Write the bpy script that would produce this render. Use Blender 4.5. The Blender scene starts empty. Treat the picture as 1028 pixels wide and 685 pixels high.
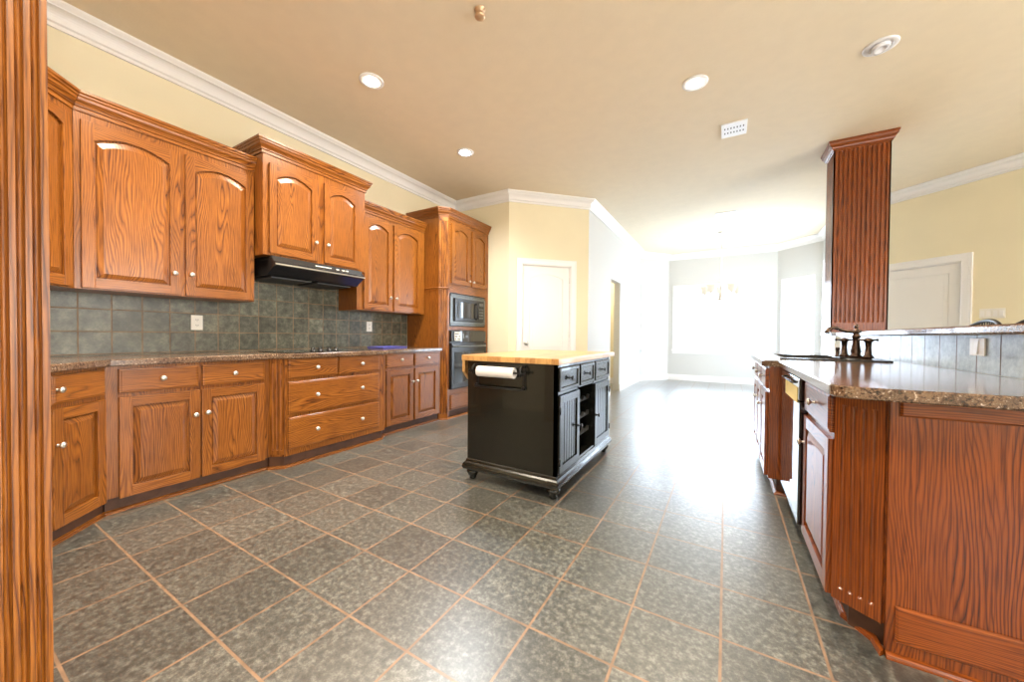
import bpy, bmesh, math, random
from mathutils import Vector, Matrix
random.seed(7)
PI = math.pi
S = bpy.context.scene
C = S.collection

# ------------------------------------------------------------------ camera
cam_d = bpy.data.cameras.new('camera'); cam = bpy.data.objects.new('camera', cam_d); C.objects.link(cam)
cam_d.sensor_width = 36.0; cam_d.lens = 36.0 * 365.74 / 1028; cam_d.clip_start = 0.05
cam.matrix_world = (Matrix.Translation((0, 0, 1.0711)) @ Matrix.Rotation(0.53086, 4, 'Z')
                    @ Matrix.Rotation(PI / 2 - 0.014642, 4, 'X') @ Matrix.Rotation(0.0082482, 4, 'Z'))
S.camera = cam
# ------------------------------------------------------------------ look and light levels
S.view_settings.view_transform = 'Standard'; S.view_settings.look = 'None'
S.view_settings.gamma = 1.0; S.view_settings.use_curve_mapping = False
S.view_settings.exposure = 0.35
W = bpy.data.worlds.new('world'); S.world = W; W.use_nodes = True
W.node_tree.nodes['Background'].inputs[0].default_value = (0.8, 0.9, 1.0, 1)
W.node_tree.nodes['Background'].inputs[1].default_value = 1.0
DAY_BAY = 10.5        # daylight behind the blinds of the dining bay
FILL_PATIO = 11.0     # unseen patio door added to brighten the dining room
DAY_LIVING = 15.0     # daylight through the living room windows
FILL_REAR = 3.2  # unseen windows added behind the camera as fill light
CAN_W = 52.0         # each lit ceiling can
CHAND_W = 1.2
CEIL = 3.12

# ------------------------------------------------------------------ materials
def mat(name):
    m = bpy.data.materials.new(name); m.use_nodes = True
    nt = m.node_tree; b = nt.nodes['Principled BSDF']
    return m, nt, b
def N(nt, typ, **kw):
    n = nt.nodes.new(typ)
    for k, v in kw.items(): setattr(n, k, v)
    return n
def simple(name, col, rough=0.5, metal=0.0, spec=0.5, coat=0.0, bump=0.0, bscale=200, var=0.0, vscale=3):
    m, nt, b = mat(name)
    b.inputs['Base Color'].default_value = (*col, 1); b.inputs['Roughness'].default_value = rough
    b.inputs['Metallic'].default_value = metal; b.inputs['Specular IOR Level'].default_value = spec
    b.inputs['Coat Weight'].default_value = coat
    tc = N(nt, 'ShaderNodeTexCoord')
    if bump > 0:
        n = N(nt, 'ShaderNodeTexNoise'); n.inputs['Scale'].default_value = bscale; n.inputs['Detail'].default_value = 3
        bp = N(nt, 'ShaderNodeBump'); bp.inputs['Strength'].default_value = bump; bp.inputs['Distance'].default_value = 0.002
        nt.links.new(tc.outputs['Object'], n.inputs['Vector']); nt.links.new(n.outputs['Fac'], bp.inputs['Height'])
        nt.links.new(bp.outputs['Normal'], b.inputs['Normal'])
    if var > 0:
        n = N(nt, 'ShaderNodeTexNoise'); n.inputs['Scale'].default_value = vscale; n.inputs['Detail'].default_value = 5
        nt.links.new(tc.outputs['Object'], n.inputs['Vector'])
        r = N(nt, 'ShaderNodeValToRGB')
        r.color_ramp.elements[0].color = (*[c * (1 - var) for c in col], 1); r.color_ramp.elements[0].position = 0.35
        r.color_ramp.elements[1].color = (*[min(1, c * (1 + var)) for c in col], 1); r.color_ramp.elements[1].position = 0.65
        nt.links.new(n.outputs['Fac'], r.inputs['Fac']); nt.links.new(r.outputs['Color'], b.inputs['Base Color'])
    return m
def emit(name, col, strength):
    m, nt, b = mat(name)
    b.inputs['Base Color'].default_value = (*col, 1)
    b.inputs['Emission Color'].default_value = (*col, 1); b.inputs['Emission Strength'].default_value = strength
    return m
def oak(name, horiz, light, mid, dark, rough=0.33, figure=26.0, coat=0.25, coatr=0.2):
    """red oak: long cathedral figure along the grain, dark growth rings and fine open pores"""
    m, nt, b = mat(name); L = nt.links.new
    tc = N(nt, 'ShaderNodeTexCoord'); oi = N(nt, 'ShaderNodeObjectInfo')
    off = N(nt, 'ShaderNodeVectorMath', operation='SCALE'); off.inputs[0].default_value = (17.3, 9.1, 23.7)
    L(oi.outputs['Random'], off.inputs['Scale'])
    add = N(nt, 'ShaderNodeVectorMath', operation='ADD'); L(tc.outputs['Object'], add.inputs[0]); L(off.outputs[0], add.inputs[1])
    sep = N(nt, 'ShaderNodeSeparateXYZ'); L(add.outputs[0], sep.inputs[0])
    cross = N(nt, 'ShaderNodeCombineXYZ')
    if horiz:   # grain runs along local x / y
        s = N(nt, 'ShaderNodeMath', operation='ADD'); L(sep.outputs[0], s.inputs[0]); L(sep.outputs[1], s.inputs[1])
        L(sep.outputs[2], cross.inputs[0]); L(s.outputs[0], cross.inputs[2])
    else:
        s = N(nt, 'ShaderNodeMath', operation='ADD'); L(sep.outputs[0], s.inputs[0]); L(sep.outputs[1], s.inputs[1])
        L(s.outputs[0], cross.inputs[0]); L(sep.outputs[2], cross.inputs[2])
    def stretched(sx, sz, det, scale=1.0):
        mp = N(nt, 'ShaderNodeMapping'); mp.inputs['Scale'].default_value = (sx, 1, sz); L(cross.outputs[0], mp.inputs['Vector'])
        n = N(nt, 'ShaderNodeTexNoise'); n.inputs['Scale'].default_value = scale; n.inputs['Detail'].default_value = det
        L(mp.outputs[0], n.inputs['Vector']); return n
    n1 = stretched(5.5, 1.0, 1.5)           # slow figure
    n2 = stretched(45.0, 5.0, 2.0)          # small wobble
    x1 = N(nt, 'ShaderNodeSeparateXYZ'); L(cross.outputs[0], x1.inputs[0])
    a = N(nt, 'ShaderNodeMath', operation='MULTIPLY'); L(x1.outputs[0], a.inputs[0]); a.inputs[1].default_value = 88
    w = N(nt, 'ShaderNodeMath', operation='MULTIPLY_ADD'); L(n1.outputs['Fac'], w.inputs[0]); w.inputs[1].default_value = figure; L(a.outputs[0], w.inputs[2])
    w2 = N(nt, 'ShaderNodeMath', operation='MULTIPLY_ADD'); L(n2.outputs['Fac'], w2.inputs[0]); w2.inputs[1].default_value = 0.8; L(w.outputs[0], w2.inputs[2])
    fr = N(nt, 'ShaderNodeMath', operation='FRACT'); L(w2.outputs[0], fr.inputs[0])
    ring = N(nt, 'ShaderNodeValToRGB'); L(fr.outputs[0], ring.inputs['Fac'])
    cr = ring.color_ramp; cr.elements[0].position = 0.0; cr.elements[0].color = (*mid, 1)
    cr.elements[1].position = 1.0; cr.elements[1].color = (*mid, 1)
    e = cr.elements.new(0.30); e.color = (*light, 1)
    e = cr.elements.new(0.62); e.color = (*[0.55 * l + 0.45 * k for l, k in zip(light, mid)], 1)
    e = cr.elements.new(0.84); e.color = (*[0.35 * l + 0.65 * k for l, k in zip(dark, mid)], 1)
    e = cr.elements.new(0.93); e.color = (*dark, 1)
    p = stretched(260, 6, 3.0)
    pr = N(nt, 'ShaderNodeValToRGB'); L(p.outputs['Fac'], pr.inputs['Fac'])
    pr.color_ramp.elements[0].position = 0.36; pr.color_ramp.elements[0].color = (0.48, 0.40, 0.36, 1)
    pr.color_ramp.elements[1].position = 0.52; pr.color_ramp.elements[1].color = (1, 1, 1, 1)
    vn = stretched(13.0, 1.4, 2.0); vm = N(nt, 'ShaderNodeMapRange'); L(vn.outputs['Fac'], vm.inputs['Value'])
    vm.inputs['From Min'].default_value = 0.38; vm.inputs['From Max'].default_value = 0.62; vm.inputs['To Min'].default_value = 0.0; vm.inputs['To Max'].default_value = 0.55
    soft = N(nt, 'ShaderNodeMix', data_type='RGBA'); L(vm.outputs[0], soft.inputs['Factor']); L(ring.outputs['Color'], soft.inputs['A'])
    soft.inputs['B'].default_value = (*[0.45 * l + 0.55 * k for l, k in zip(light, mid)], 1)
    mx = N(nt, 'ShaderNodeMix', data_type='RGBA', blend_type='MULTIPLY'); mx.inputs['Factor'].default_value = 0.9
    L(soft.outputs['Result'], mx.inputs['A']); L(pr.outputs['Color'], mx.inputs['B'])
    big = stretched(2.2, 0.8, 2.0)
    br = N(nt, 'ShaderNodeValToRGB'); L(big.outputs['Fac'], br.inputs['Fac'])
    br.color_ramp.elements[0].position = 0.3; br.color_ramp.elements[0].color = (0.80, 0.74, 0.70, 1)
    br.color_ramp.elements[1].position = 0.7; br.color_ramp.elements[1].color = (1.12, 1.1, 1.05, 1)
    mx2 = N(nt, 'ShaderNodeMix', data_type='RGBA', blend_type='MULTIPLY'); mx2.inputs['Factor'].default_value = 1.0
    L(mx.outputs['Result'], mx2.inputs['A']); L(br.outputs['Color'], mx2.inputs['B'])
    L(mx2.outputs['Result'], b.inputs['Base Color'])
    b.inputs['Roughness'].default_value = rough; b.inputs['Coat Weight'].default_value = coat; b.inputs['Coat Roughness'].default_value = coatr; b.inputs['Specular IOR Level'].default_value = 0.35
    bp = N(nt, 'ShaderNodeBump'); bp.inputs['Strength'].default_value = 0.12; bp.inputs['Distance'].default_value = 0.001
    L(p.outputs['Fac'], bp.inputs['Height']); L(bp.outputs['Normal'], b.inputs['Normal'])
    return m
OAK = ((0.38, 0.140, 0.020), (0.215, 0.062, 0.007), (0.040, 0.009, 0.0015))
RED = ((0.32, 0.080, 0.007), (0.195, 0.040, 0.003), (0.035, 0.006, 0.001))
oak_v = oak('oak_upright_grain', False, *OAK); oak_h = oak('oak_level_grain', True, *OAK)
oak_s = oak('oak_straight_grain', False, *OAK, figure=7.0); red_s = oak('red_oak_straight_grain', False, *RED, figure=7.0, coat=0.55, coatr=0.13)
red_v = oak('red_oak_upright_grain', False, *RED, coat=0.55, coatr=0.13); red_h = oak('red_oak_level_grain', True, *RED, coat=0.55, coatr=0.13)

def tiles(name, axA, axB, pa, oa, pb, ob, g, c1, c2, c3, grout, rough, bumpd=0.004, mscale=9.0, spec=0.5, tilevar=0.22, coat=0.0):
    m, nt, b = mat(name); L = nt.links.new
    tc = N(nt, 'ShaderNodeTexCoord'); sep = N(nt, 'ShaderNodeSeparateXYZ'); L(tc.outputs['Object'], sep.inputs[0])
    edges = []; floors = []
    for ax, p, o in ((axA, pa, oa), (axB, pb, ob)):
        u = N(nt, 'ShaderNodeMath', operation='MULTIPLY_ADD'); L(sep.outputs[ax], u.inputs[0]); u.inputs[1].default_value = 1 / p; u.inputs[2].default_value = -o / p
        f = N(nt, 'ShaderNodeMath', operation='FRACT'); L(u.outputs[0], f.inputs[0])
        fl = N(nt, 'ShaderNodeMath', operation='FLOOR'); L(u.outputs[0], fl.inputs[0]); floors.append(fl)
        s = N(nt, 'ShaderNodeMath', operation='SUBTRACT'); L(f.outputs[0], s.inputs[0]); s.inputs[1].default_value = 0.5
        a = N(nt, 'ShaderNodeMath', operation='ABSOLUTE'); L(s.outputs[0], a.inputs[0])
        mr = N(nt, 'ShaderNodeMapRange'); L(a.outputs[0], mr.inputs['Value'])
        mr.inputs['From Min'].default_value = 0.5 - 0.5 * g / p - 0.004; mr.inputs['From Max'].default_value = 0.5 - 0.5 * g / p + 0.004
        edges.append(mr)
    mxm = N(nt, 'ShaderNodeMath', operation='MAXIMUM'); L(edges[0].outputs[0], mxm.inputs[0]); L(edges[1].outputs[0], mxm.inputs[1])
    cid = N(nt, 'ShaderNodeCombineXYZ'); L(floors[0].outputs[0], cid.inputs[0]); L(floors[1].outputs[0], cid.inputs[1])
    wn = N(nt, 'ShaderNodeTexWhiteNoise', noise_dimensions='3D'); L(cid.outputs[0], wn.inputs['Vector'])
    sh = N(nt, 'ShaderNodeVectorMath', operation='SCALE'); L(wn.outputs['Color'], sh.inputs[0]); sh.inputs['Scale'].default_value = 30
    ad = N(nt, 'ShaderNodeVectorMath', operation='ADD'); L(tc.outputs['Object'], ad.inputs[0]); L(sh.outputs[0], ad.inputs[1])
    n = N(nt, 'ShaderNodeTexNoise'); n.inputs['Scale'].default_value = mscale; n.inputs['Detail'].default_value = 12; n.inputs['Roughness'].default_value = 0.78
    L(ad.outputs[0], n.inputs['Vector'])
    r = N(nt, 'ShaderNodeValToRGB'); L(n.outputs['Fac'], r.inputs['Fac'])
    r.color_ramp.elements[0].position = 0.36; r.color_ramp.elements[0].color = (*c1, 1)
    r.color_ramp.elements[1].position = 0.66; r.color_ramp.elements[1].color = (*c3, 1)
    e = r.color_ramp.elements.new(0.5); e.color = (*c2, 1)
    vr = N(nt, 'ShaderNodeMapRange'); L(wn.outputs['Value'], vr.inputs['Value']); vr.inputs['To Min'].default_value = 1 - tilevar; vr.inputs['To Max'].default_value = 1 + tilevar
    mv = N(nt, 'ShaderNodeVectorMath', operation='SCALE'); L(r.outputs['Color'], mv.inputs[0]); L(vr.outputs[0], mv.inputs['Scale'])
    gn = N(nt, 'ShaderNodeTexNoise'); gn.inputs['Scale'].default_value = 14; L(tc.outputs['Object'], gn.inputs['Vector'])
    gr = N(nt, 'ShaderNodeValToRGB'); L(gn.outputs['Fac'], gr.inputs['Fac'])
    gr.color_ramp.elements[0].position = 0.35; gr.color_ramp.elements[0].color = (*[c * 0.78 for c in grout], 1)
    gr.color_ramp.elements[1].position = 0.65; gr.color_ramp.elements[1].color = (*[c * 1.15 for c in grout], 1)
    mx = N(nt, 'ShaderNodeMix', data_type='RGBA'); L(mxm.outputs[0], mx.inputs['Factor']); L(mv.outputs[0], mx.inputs['A']); L(gr.outputs['Color'], mx.inputs['B'])
    L(mx.outputs['Result'], b.inputs['Base Color'])
    rg = N(nt, 'ShaderNodeMapRange'); L(mxm.outputs[0], rg.inputs['Value']); rg.inputs['To Min'].default_value = rough; rg.inputs['To Max'].default_value = 0.8
    L(rg.outputs[0], b.inputs['Roughness'])
    b.inputs['Specular IOR Level'].default_value = spec; b.inputs['Coat Weight'].default_value = coat; b.inputs['Coat Roughness'].default_value = 0.32; b.inputs['Coat IOR'].default_value = 1.6
    hm = N(nt, 'ShaderNodeMath', operation='MULTIPLY_ADD'); L(mxm.outputs[0], hm.inputs[0]); hm.inputs[1].default_value = -1.0
    hs = N(nt, 'ShaderNodeMath', operation='MULTIPLY'); L(n.outputs['Fac'], hs.inputs[0]); hs.inputs[1].default_value = 0.45; L(hs.outputs[0], hm.inputs[2])
    bp = N(nt, 'ShaderNodeBump'); bp.inputs['Strength'].default_value = 0.5; bp.inputs['Distance'].default_value = bumpd
    L(hm.outputs[0], bp.inputs['Height']); L(bp.outputs['Normal'], b.inputs['Normal'])
    return m
T = 0.305
floor_m = tiles('slate_floor_tile', 0, 1, T, -10.003 * T, T, 1.862 * T, 0.009,
                (0.028, 0.029, 0.026), (0.084, 0.086, 0.077), (0.25, 0.25, 0.22), (0.26, 0.155, 0.09), 0.34, 0.0010, 44.0, coat=1.0)
bs_left_m = tiles('green_slate_wall_tile', 1, 2, 0.153, 0.006, 0.152, 0.012, 0.006,
                  (0.040, 0.041, 0.028), (0.095, 0.097, 0.070), (0.21, 0.205, 0.15), (0.27, 0.17, 0.095), 0.35, 0.002, 16.0, tilevar=0.25)
bs_right_m = tiles('glare_paled_wall_tile', 1, 2, 0.1755, -0.11 * 0.1755 + 0.0, 0.5, 0.80, 0.007,
                   (0.17, 0.20, 0.195), (0.27, 0.305, 0.30), (0.40, 0.43, 0.42), (0.10, 0.05, 0.03), 0.3, 0.002, 14.0, tilevar=0.1)  # window glare put into the tile colour as pale blue grey

def granite():
    m, nt, b = mat('speckled_brown_stone'); L = nt.links.new
    tc = N(nt, 'ShaderNodeTexCoord')
    n = N(nt, 'ShaderNodeTexNoise'); n.inputs['Scale'].default_value = 105; n.inputs['Detail'].default_value = 4; n.inputs['Roughness'].default_value = 0.7
    L(tc.outputs['Object'], n.inputs['Vector'])
    r = N(nt, 'ShaderNodeValToRGB'); L(n.outputs['Fac'], r.inputs['Fac']); cr = r.color_ramp
    cr.elements[0].position = 0.34; cr.elements[0].color = (0.018, 0.012, 0.010, 1)
    cr.elements[1].position = 0.66; cr.elements[1].color = (0.66, 0.55, 0.46, 1)
    for p, c in ((0.44, (0.09, 0.05, 0.033)), (0.51, (0.24, 0.15, 0.09)), (0.57, (0.10, 0.065, 0.045)), (0.62, (0.34, 0.24, 0.16))):
        e = cr.elements.new(p); e.color = (*c, 1)
    n2 = N(nt, 'ShaderNodeTexNoise'); n2.inputs['Scale'].default_value = 12; n2.inputs['Detail'].default_value = 3
    L(tc.outputs['Object'], n2.inputs['Vector'])
    r2 = N(nt, 'ShaderNodeValToRGB'); L(n2.outputs['Fac'], r2.inputs['Fac'])
    r2.color_ramp.elements[0].position = 0.35; r2.color_ramp.elements[0].color = (0.65, 0.6, 0.6, 1)
    r2.color_ramp.elements[1].position = 0.65; r2.color_ramp.elements[1].color = (1.15, 1.1, 1.05, 1)
    mx = N(nt, 'ShaderNodeMix', data_type='RGBA', blend_type='MULTIPLY'); mx.inputs['Factor'].default_value = 1
    L(r.outputs['Color'], mx.inputs['A']); L(r2.outputs['Color'], mx.inputs['B']); L(mx.outputs['Result'], b.inputs['Base Color'])
    b.inputs['Roughness'].default_value = 0.2; b.inputs['Coat Weight'].default_value = 0.5; b.inputs['Coat Roughness'].default_value = 0.08
    return m
stone = granite()
def butcher():
    m, nt, b = mat('butcher_block_maple'); L = nt.links.new
    tc = N(nt, 'ShaderNodeTexCoord'); sep = N(nt, 'ShaderNodeSeparateXYZ'); L(tc.outputs['Object'], sep.inputs[0])
    q = N(nt, 'ShaderNodeMath', operation='MULTIPLY'); L(sep.outputs[0], q.inputs[0]); q.inputs[1].default_value = 26
    f = N(nt, 'ShaderNodeMath', operation='FLOOR'); L(q.outputs[0], f.inputs[0])
    q2 = N(nt, 'ShaderNodeMath', operation='MULTIPLY_ADD'); L(sep.outputs[1], q2.inputs[0]); q2.inputs[1].default_value = 2.2; L(f.outputs[0], q2.inputs[2])
    f2 = N(nt, 'ShaderNodeMath', operation='FLOOR'); L(q2.outputs[0], f2.inputs[0])
    c = N(nt, 'ShaderNodeCombineXYZ'); L(f.outputs[0], c.inputs[0]); L(f2.outputs[0], c.inputs[1])
    wn = N(nt, 'ShaderNodeTexWhiteNoise', noise_dimensions='3D'); L(c.outputs[0], wn.inputs['Vector'])
    mp = N(nt, 'ShaderNodeMapping'); mp.inputs['Scale'].default_value = (60, 4, 30); L(tc.outputs['Object'], mp.inputs['Vector'])
    n = N(nt, 'ShaderNodeTexNoise'); n.inputs['Scale'].default_value = 1; n.inputs['Detail'].default_value = 4; L(mp.outputs[0], n.inputs['Vector'])
    a = N(nt, 'ShaderNodeMath', operation='MULTIPLY_ADD'); L(wn.outputs['Value'], a.inputs[0]); a.inputs[1].default_value = 0.5; L(n.outputs['Fac'], a.inputs[2])
    r = N(nt, 'ShaderNodeValToRGB'); L(a.outputs[0], r.inputs['Fac'])
    r.color_ramp.elements[0].position = 0.3; r.color_ramp.elements[0].color = (0.38, 0.17, 0.05, 1)
    r.color_ramp.elements[1].position = 1.0; r.color_ramp.elements[1].color = (0.66, 0.38, 0.14, 1)
    L(r.outputs['Color'], b.inputs['Base Color'])
    b.inputs['Roughness'].default_value = 0.32; b.inputs['Coat Weight'].default_value = 0.2
    return m
maple = butcher()

wall_m = simple('cream_wall_paint', (0.80, 0.715, 0.50), 0.75, bump=0.08, bscale=150, var=0.02, vscale=2)
glare_wall_m = simple('glare_washed_wall', (0.57, 0.56, 0.525), 0.75, bump=0.08, bscale=150)  # cream bay and hall walls, washed-out daylight glare put into the colour
ceil_m = simple('tan_ceiling_paint', (0.80, 0.69, 0.51), 0.8, bump=0.35, bscale=60, var=0.015, vscale=8)
white_m = simple('white_trim_paint', (0.82, 0.80, 0.77), 0.35, bump=0.02)
door_m = simple('white_door_paint', (0.80, 0.78, 0.74), 0.4, bump=0.03)
plastic_m = simple('white_plastic', (0.80, 0.77, 0.70), 0.3)
slot_m = simple('dark_slot', (0.03, 0.03, 0.03), 0.6)
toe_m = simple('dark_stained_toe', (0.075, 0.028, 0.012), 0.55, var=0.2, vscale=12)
black_m = simple('black_cabinet_paint', (0.007, 0.0075, 0.0055), 0.24, bump=0.04, bscale=90, var=0.15, vscale=6, coat=0.3)
black_in = simple('black_cabinet_interior', (0.02, 0.02, 0.018), 0.6)
iron_m = simple('black_iron', (0.012, 0.011, 0.010), 0.3, metal=0.3)
gloss_m = simple('black_glass', (0.006, 0.006, 0.007), 0.05, coat=1.0)
appl_m = simple('black_appliance_enamel', (0.016, 0.016, 0.017), 0.22)
appl2_m = simple('dark_grey_appliance_trim', (0.15, 0.155, 0.15), 0.28, metal=0.6)
steel_m = simple('satin_nickel', (0.66, 0.63, 0.58), 0.28, metal=1.0)
bronze_m = simple('oil_rubbed_bronze', (0.085, 0.055, 0.04), 0.22, metal=0.85, var=0.3, vscale=40)
paper_m = simple('white_paper', (0.86, 0.82, 0.80), 0.8, bump=0.1, bscale=300)
blue_m = simple('blue_violet_plastic', (0.10, 0.11, 0.42), 0.3)
yellow_m = simple('yellow_paper_tag', (0.80, 0.62, 0.22), 0.6)
tag_m = simple('pale_paper', (0.80, 0.78, 0.72), 0.6)
vent_m = simple('white_vent_enamel', (0.85, 0.85, 0.86), 0.3)
seat_m = simple('brown_leather_seat', (0.10, 0.05, 0.03), 0.45)
blind_m = simple('white_blind_slat', (0.85, 0.86, 0.88), 0.5)
bulb_warm = emit('warm_lamp', (1.0, 0.90, 0.72), 14)
bulb_cool = emit('cool_lamp', (0.93, 0.97, 1.0), 14)
bulb_off = simple('unlit_lamp_glass', (0.75, 0.74, 0.76), 0.25)
shade_e = emit('lit_frosted_glass', (1.0, 0.93, 0.78), 0.64)
shade_e.node_tree.nodes['Principled BSDF'].inputs['Base Color'].default_value = (0.16, 0.14, 0.10, 1)
day_bay = emit('bay_window_daylight', (0.74, 0.86, 1.0), DAY_BAY)
fill_patio = emit('added_patio_fill', (0.74, 0.86, 1.0), FILL_PATIO)
day_liv = emit('living_window_daylight', (1.0, 0.97, 0.92), DAY_LIVING)
fill_rear = emit('added_rear_fill', (0.95, 0.97, 1.0), FILL_REAR)

# ------------------------------------------------------------------ mesh helpers
class MB:
    def __init__(s): s.bm = bmesh.new(); s.mats = []; s.M = Matrix.Identity(4)
    def mi(s, m):
        if m not in s.mats: s.mats.append(m)
        return s.mats.index(m)
    def v(s, co): return s.bm.verts.new(s.M @ Vector(co))
    def f(s, vs, m, smooth=False):
        try:
            fc = s.bm.faces.new(vs); fc.material_index = s.mi(m); fc.smooth = smooth; return fc
        except ValueError: return None
    def box(s, x0, x1, y0, y1, z0, z1, m, bev=0.0):
        if bev > 0:
            b2 = bmesh.new()
            r = bmesh.ops.create_cube(b2, size=1)
            for v in b2.verts: v.co = Vector(((x0 + x1) / 2 + v.co.x * (x1 - x0), (y0 + y1) / 2 + v.co.y * (y1 - y0), (z0 + z1) / 2 + v.co.z * (z1 - z0)))
            bmesh.ops.bevel(b2, geom=list(b2.edges), offset=bev, segments=2, profile=0.6, affect='EDGES')
            mp = {v: s.v(v.co) for v in b2.verts}
            for fc in b2.faces: s.f([mp[v] for v in fc.verts], m)
            b2.free(); return
        p = [(x, y, z) for z in (z0, z1) for y in (y0, y1) for x in (x0, x1)]
        V = [s.v(c) for c in p]
        for q in ((0, 2, 3, 1), (4, 5, 7, 6), (0, 1, 5, 4), (2, 6, 7, 3), (0, 4, 6, 2), (1, 3, 7, 5)): s.f([V[i] for i in q], m)
    def rings(s, rs, m, caps=(True, True), smooth=False, close=True, mats=None):
        R = [[s.v(c) for c in r] for r in rs]
        n = len(R[0])
        for k, (a, b) in enumerate(zip(R, R[1:])):
            for i in range(n if close else n - 1):
                j = (i + 1) % n
                s.f([a[i], a[j], b[j], b[i]], mats[k] if mats else m, smooth)
        if caps[0]: s.f(R[0][::-1], mats[0] if mats else m)
        if caps[1]: s.f(R[-1], mats[-1] if mats else m)
    def prism(s, poly, z0, z1, m, bev=0.0):
        rs = []
        if bev:
            c = offset_poly(poly, -bev)
            rs = [[(x, y, z0) for x, y in c], [(x, y, z0 + bev) for x, y in poly], [(x, y, z1 - bev) for x, y in poly], [(x, y, z1) for x, y in c]]
        else: rs = [[(x, y, z0) for x, y in poly], [(x, y, z1) for x, y in poly]]
        s.rings(rs, m)
    def prism_y(s, poly, y0, y1, m):   # poly in xz
        s.rings([[(x, y0, z) for x, z in poly], [(x, y1, z) for x, z in poly]], m)
    def prism_x(s, poly, x0, x1, m):   # poly in yz
        s.rings([[(x0, y, z) for y, z in poly], [(x1, y, z) for y, z in poly]], m)
    def lathe(s, base, axis, prof, m, n=20, smooth=True):
        """prof: (distance along axis, radius)"""
        a = Vector(axis).normalized(); t = Vector((0, 0, 1)) if abs(a.z) < 0.9 else Vector((1, 0, 0))
        u = a.cross(t).normalized(); w = a.cross(u)
        rs = []
        for d, r in prof:
            r = max(r, 0.0002)
            rs.append([tuple(Vector(base) + a * d + (u * math.cos(2 * PI * k / n) + w * math.sin(2 * PI * k / n)) * r) for k in range(n)])
        s.rings(rs, m, smooth=smooth)
    def tube(s, pts, r, m, n=10, smooth=True, rad=None):
        P = [Vector(p) for p in pts]; rs = []
        t0 = (P[1] - P[0]).normalized(); ref = Vector((0, 0, 1)) if abs(t0.z) < 0.9 else Vector((1, 0, 0))
        u = t0.cross(ref).normalized()
        for i, p in enumerate(P):
            t = (P[min(i + 1, len(P) - 1)] - P[max(i - 1, 0)]).normalized()
            u = (u - t * u.dot(t)).normalized(); w = t.cross(u); rr = rad[i] if rad else r
            rs.append([tuple(p + (u * math.cos(2 * PI * k / n) + w * math.sin(2 * PI * k / n)) * rr) for k in range(n)])
        s.rings(rs, m, smooth=smooth)
    def sweep(s, path, prof, m, side=1, closed=False, pre=None, post=None, z=0.0):
        """path: xy points; prof: (outward, z) closed polygon; outward = right of travel when side=1. mitred corners."""
        n = len(path); P = [Vector(p) for p in path]; rs = []
        for i in range(n):
            d = []
            if closed or i > 0: d.append((P[i] - P[i - 1]).normalized())
            elif pre: d.append((P[0] - Vector(pre)).normalized())
            if closed or i < n - 1: d.append((P[(i + 1) % n] - P[i]).normalized())
            elif post: d.append((Vector(post) - P[-1]).normalized())
            ns = [Vector((q.y, -q.x)) * side for q in d]
            if len(ns) == 1: nv = ns[0]
            else:
                nv = (ns[0] + ns[1]); nv = nv / max(nv.length_squared / 2, 1e-6)
            rs.append([(P[i].x + nv.x * o, P[i].y + nv.y * o, z + h) for o, h in prof])
        if closed: rs.append(rs[0])
        s.rings(rs, m, caps=(not closed, not closed))
    def fluted(s, p0, p1, z0, z1, n, m, depth=0.006, thick=0.02, margin=0.014, endm=0.04, land_f=0.42, outside=1):
        """fluted board standing between p0 and p1 (xy), flutes on the right of travel p0->p1 when outside=1"""
        P0 = Vector(p0); P1 = Vector(p1); L = (P1 - P0).length; t = (P1 - P0) / L; nv = Vector((t.y, -t.x)) * outside
        us = [(0, 0)]; fw = (L - 2 * margin) / n; k = 8
        us.append((margin, 0))
        for i in range(n):
            a = margin + i * fw; land = fw * land_f
            for j in range(k + 1):
                q = j / k; us.append((a + land / 2 + q * (fw - land), -math.sqrt(max(0, 1 - (2 * q - 1) ** 2))))
        us.append((L - margin, 0)); us.append((L, 0))
        zs = [(z0, 0), (z0 + endm, 0), (z0 + endm + 0.006, 0.7), (z0 + endm + 0.018, 1), (z1 - endm - 0.018, 1), (z1 - endm - 0.006, 0.7), (z1 - endm, 0), (z1, 0)]
        G = [[s.v((P0.x + t.x * u + nv.x * d * depth * w, P0.y + t.y * u + nv.y * d * depth * w, z)) for u, d in us] for z, w in zs]
        for a, b in zip(G, G[1:]):
            for i in range(len(us) - 1): s.f([a[i], a[i + 1], b[i + 1], b[i]], m)
        B = [s.v((P0.x + t.x * u - nv.x * thick, P0.y + t.y * u - nv.y * thick, z)) for z in (z0, z1) for u in (0, L)]
        s.f([G[0][0], *G[0][1:], B[1], B[0]], m); s.f([*G[-1], B[3], B[2]], m)
        s.f([g[0] for g in G] + [B[2], B[0]], m); s.f([g[-1] for g in G] + [B[3], B[1]], m); s.f([B[0], B[1], B[3], B[2]], m)
    def build(s, name, parent=None, loc=None, rz=None, weld=False):
        if weld: bmesh.ops.remove_doubles(s.bm, verts=s.bm.verts, dist=0.00005)
        bmesh.ops.recalc_face_normals(s.bm, faces=s.bm.faces)
        me = bpy.data.meshes.new(name); s.bm.to_mesh(me); s.bm.free()
        for m in s.mats: me.materials.append(m)
        o = bpy.data.objects.new(name, me); C.objects.link(o)
        if parent: o.parent = parent
        if loc: o.location = loc
        if rz: o.rotation_euler = (0, 0, rz)
        return o
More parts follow.
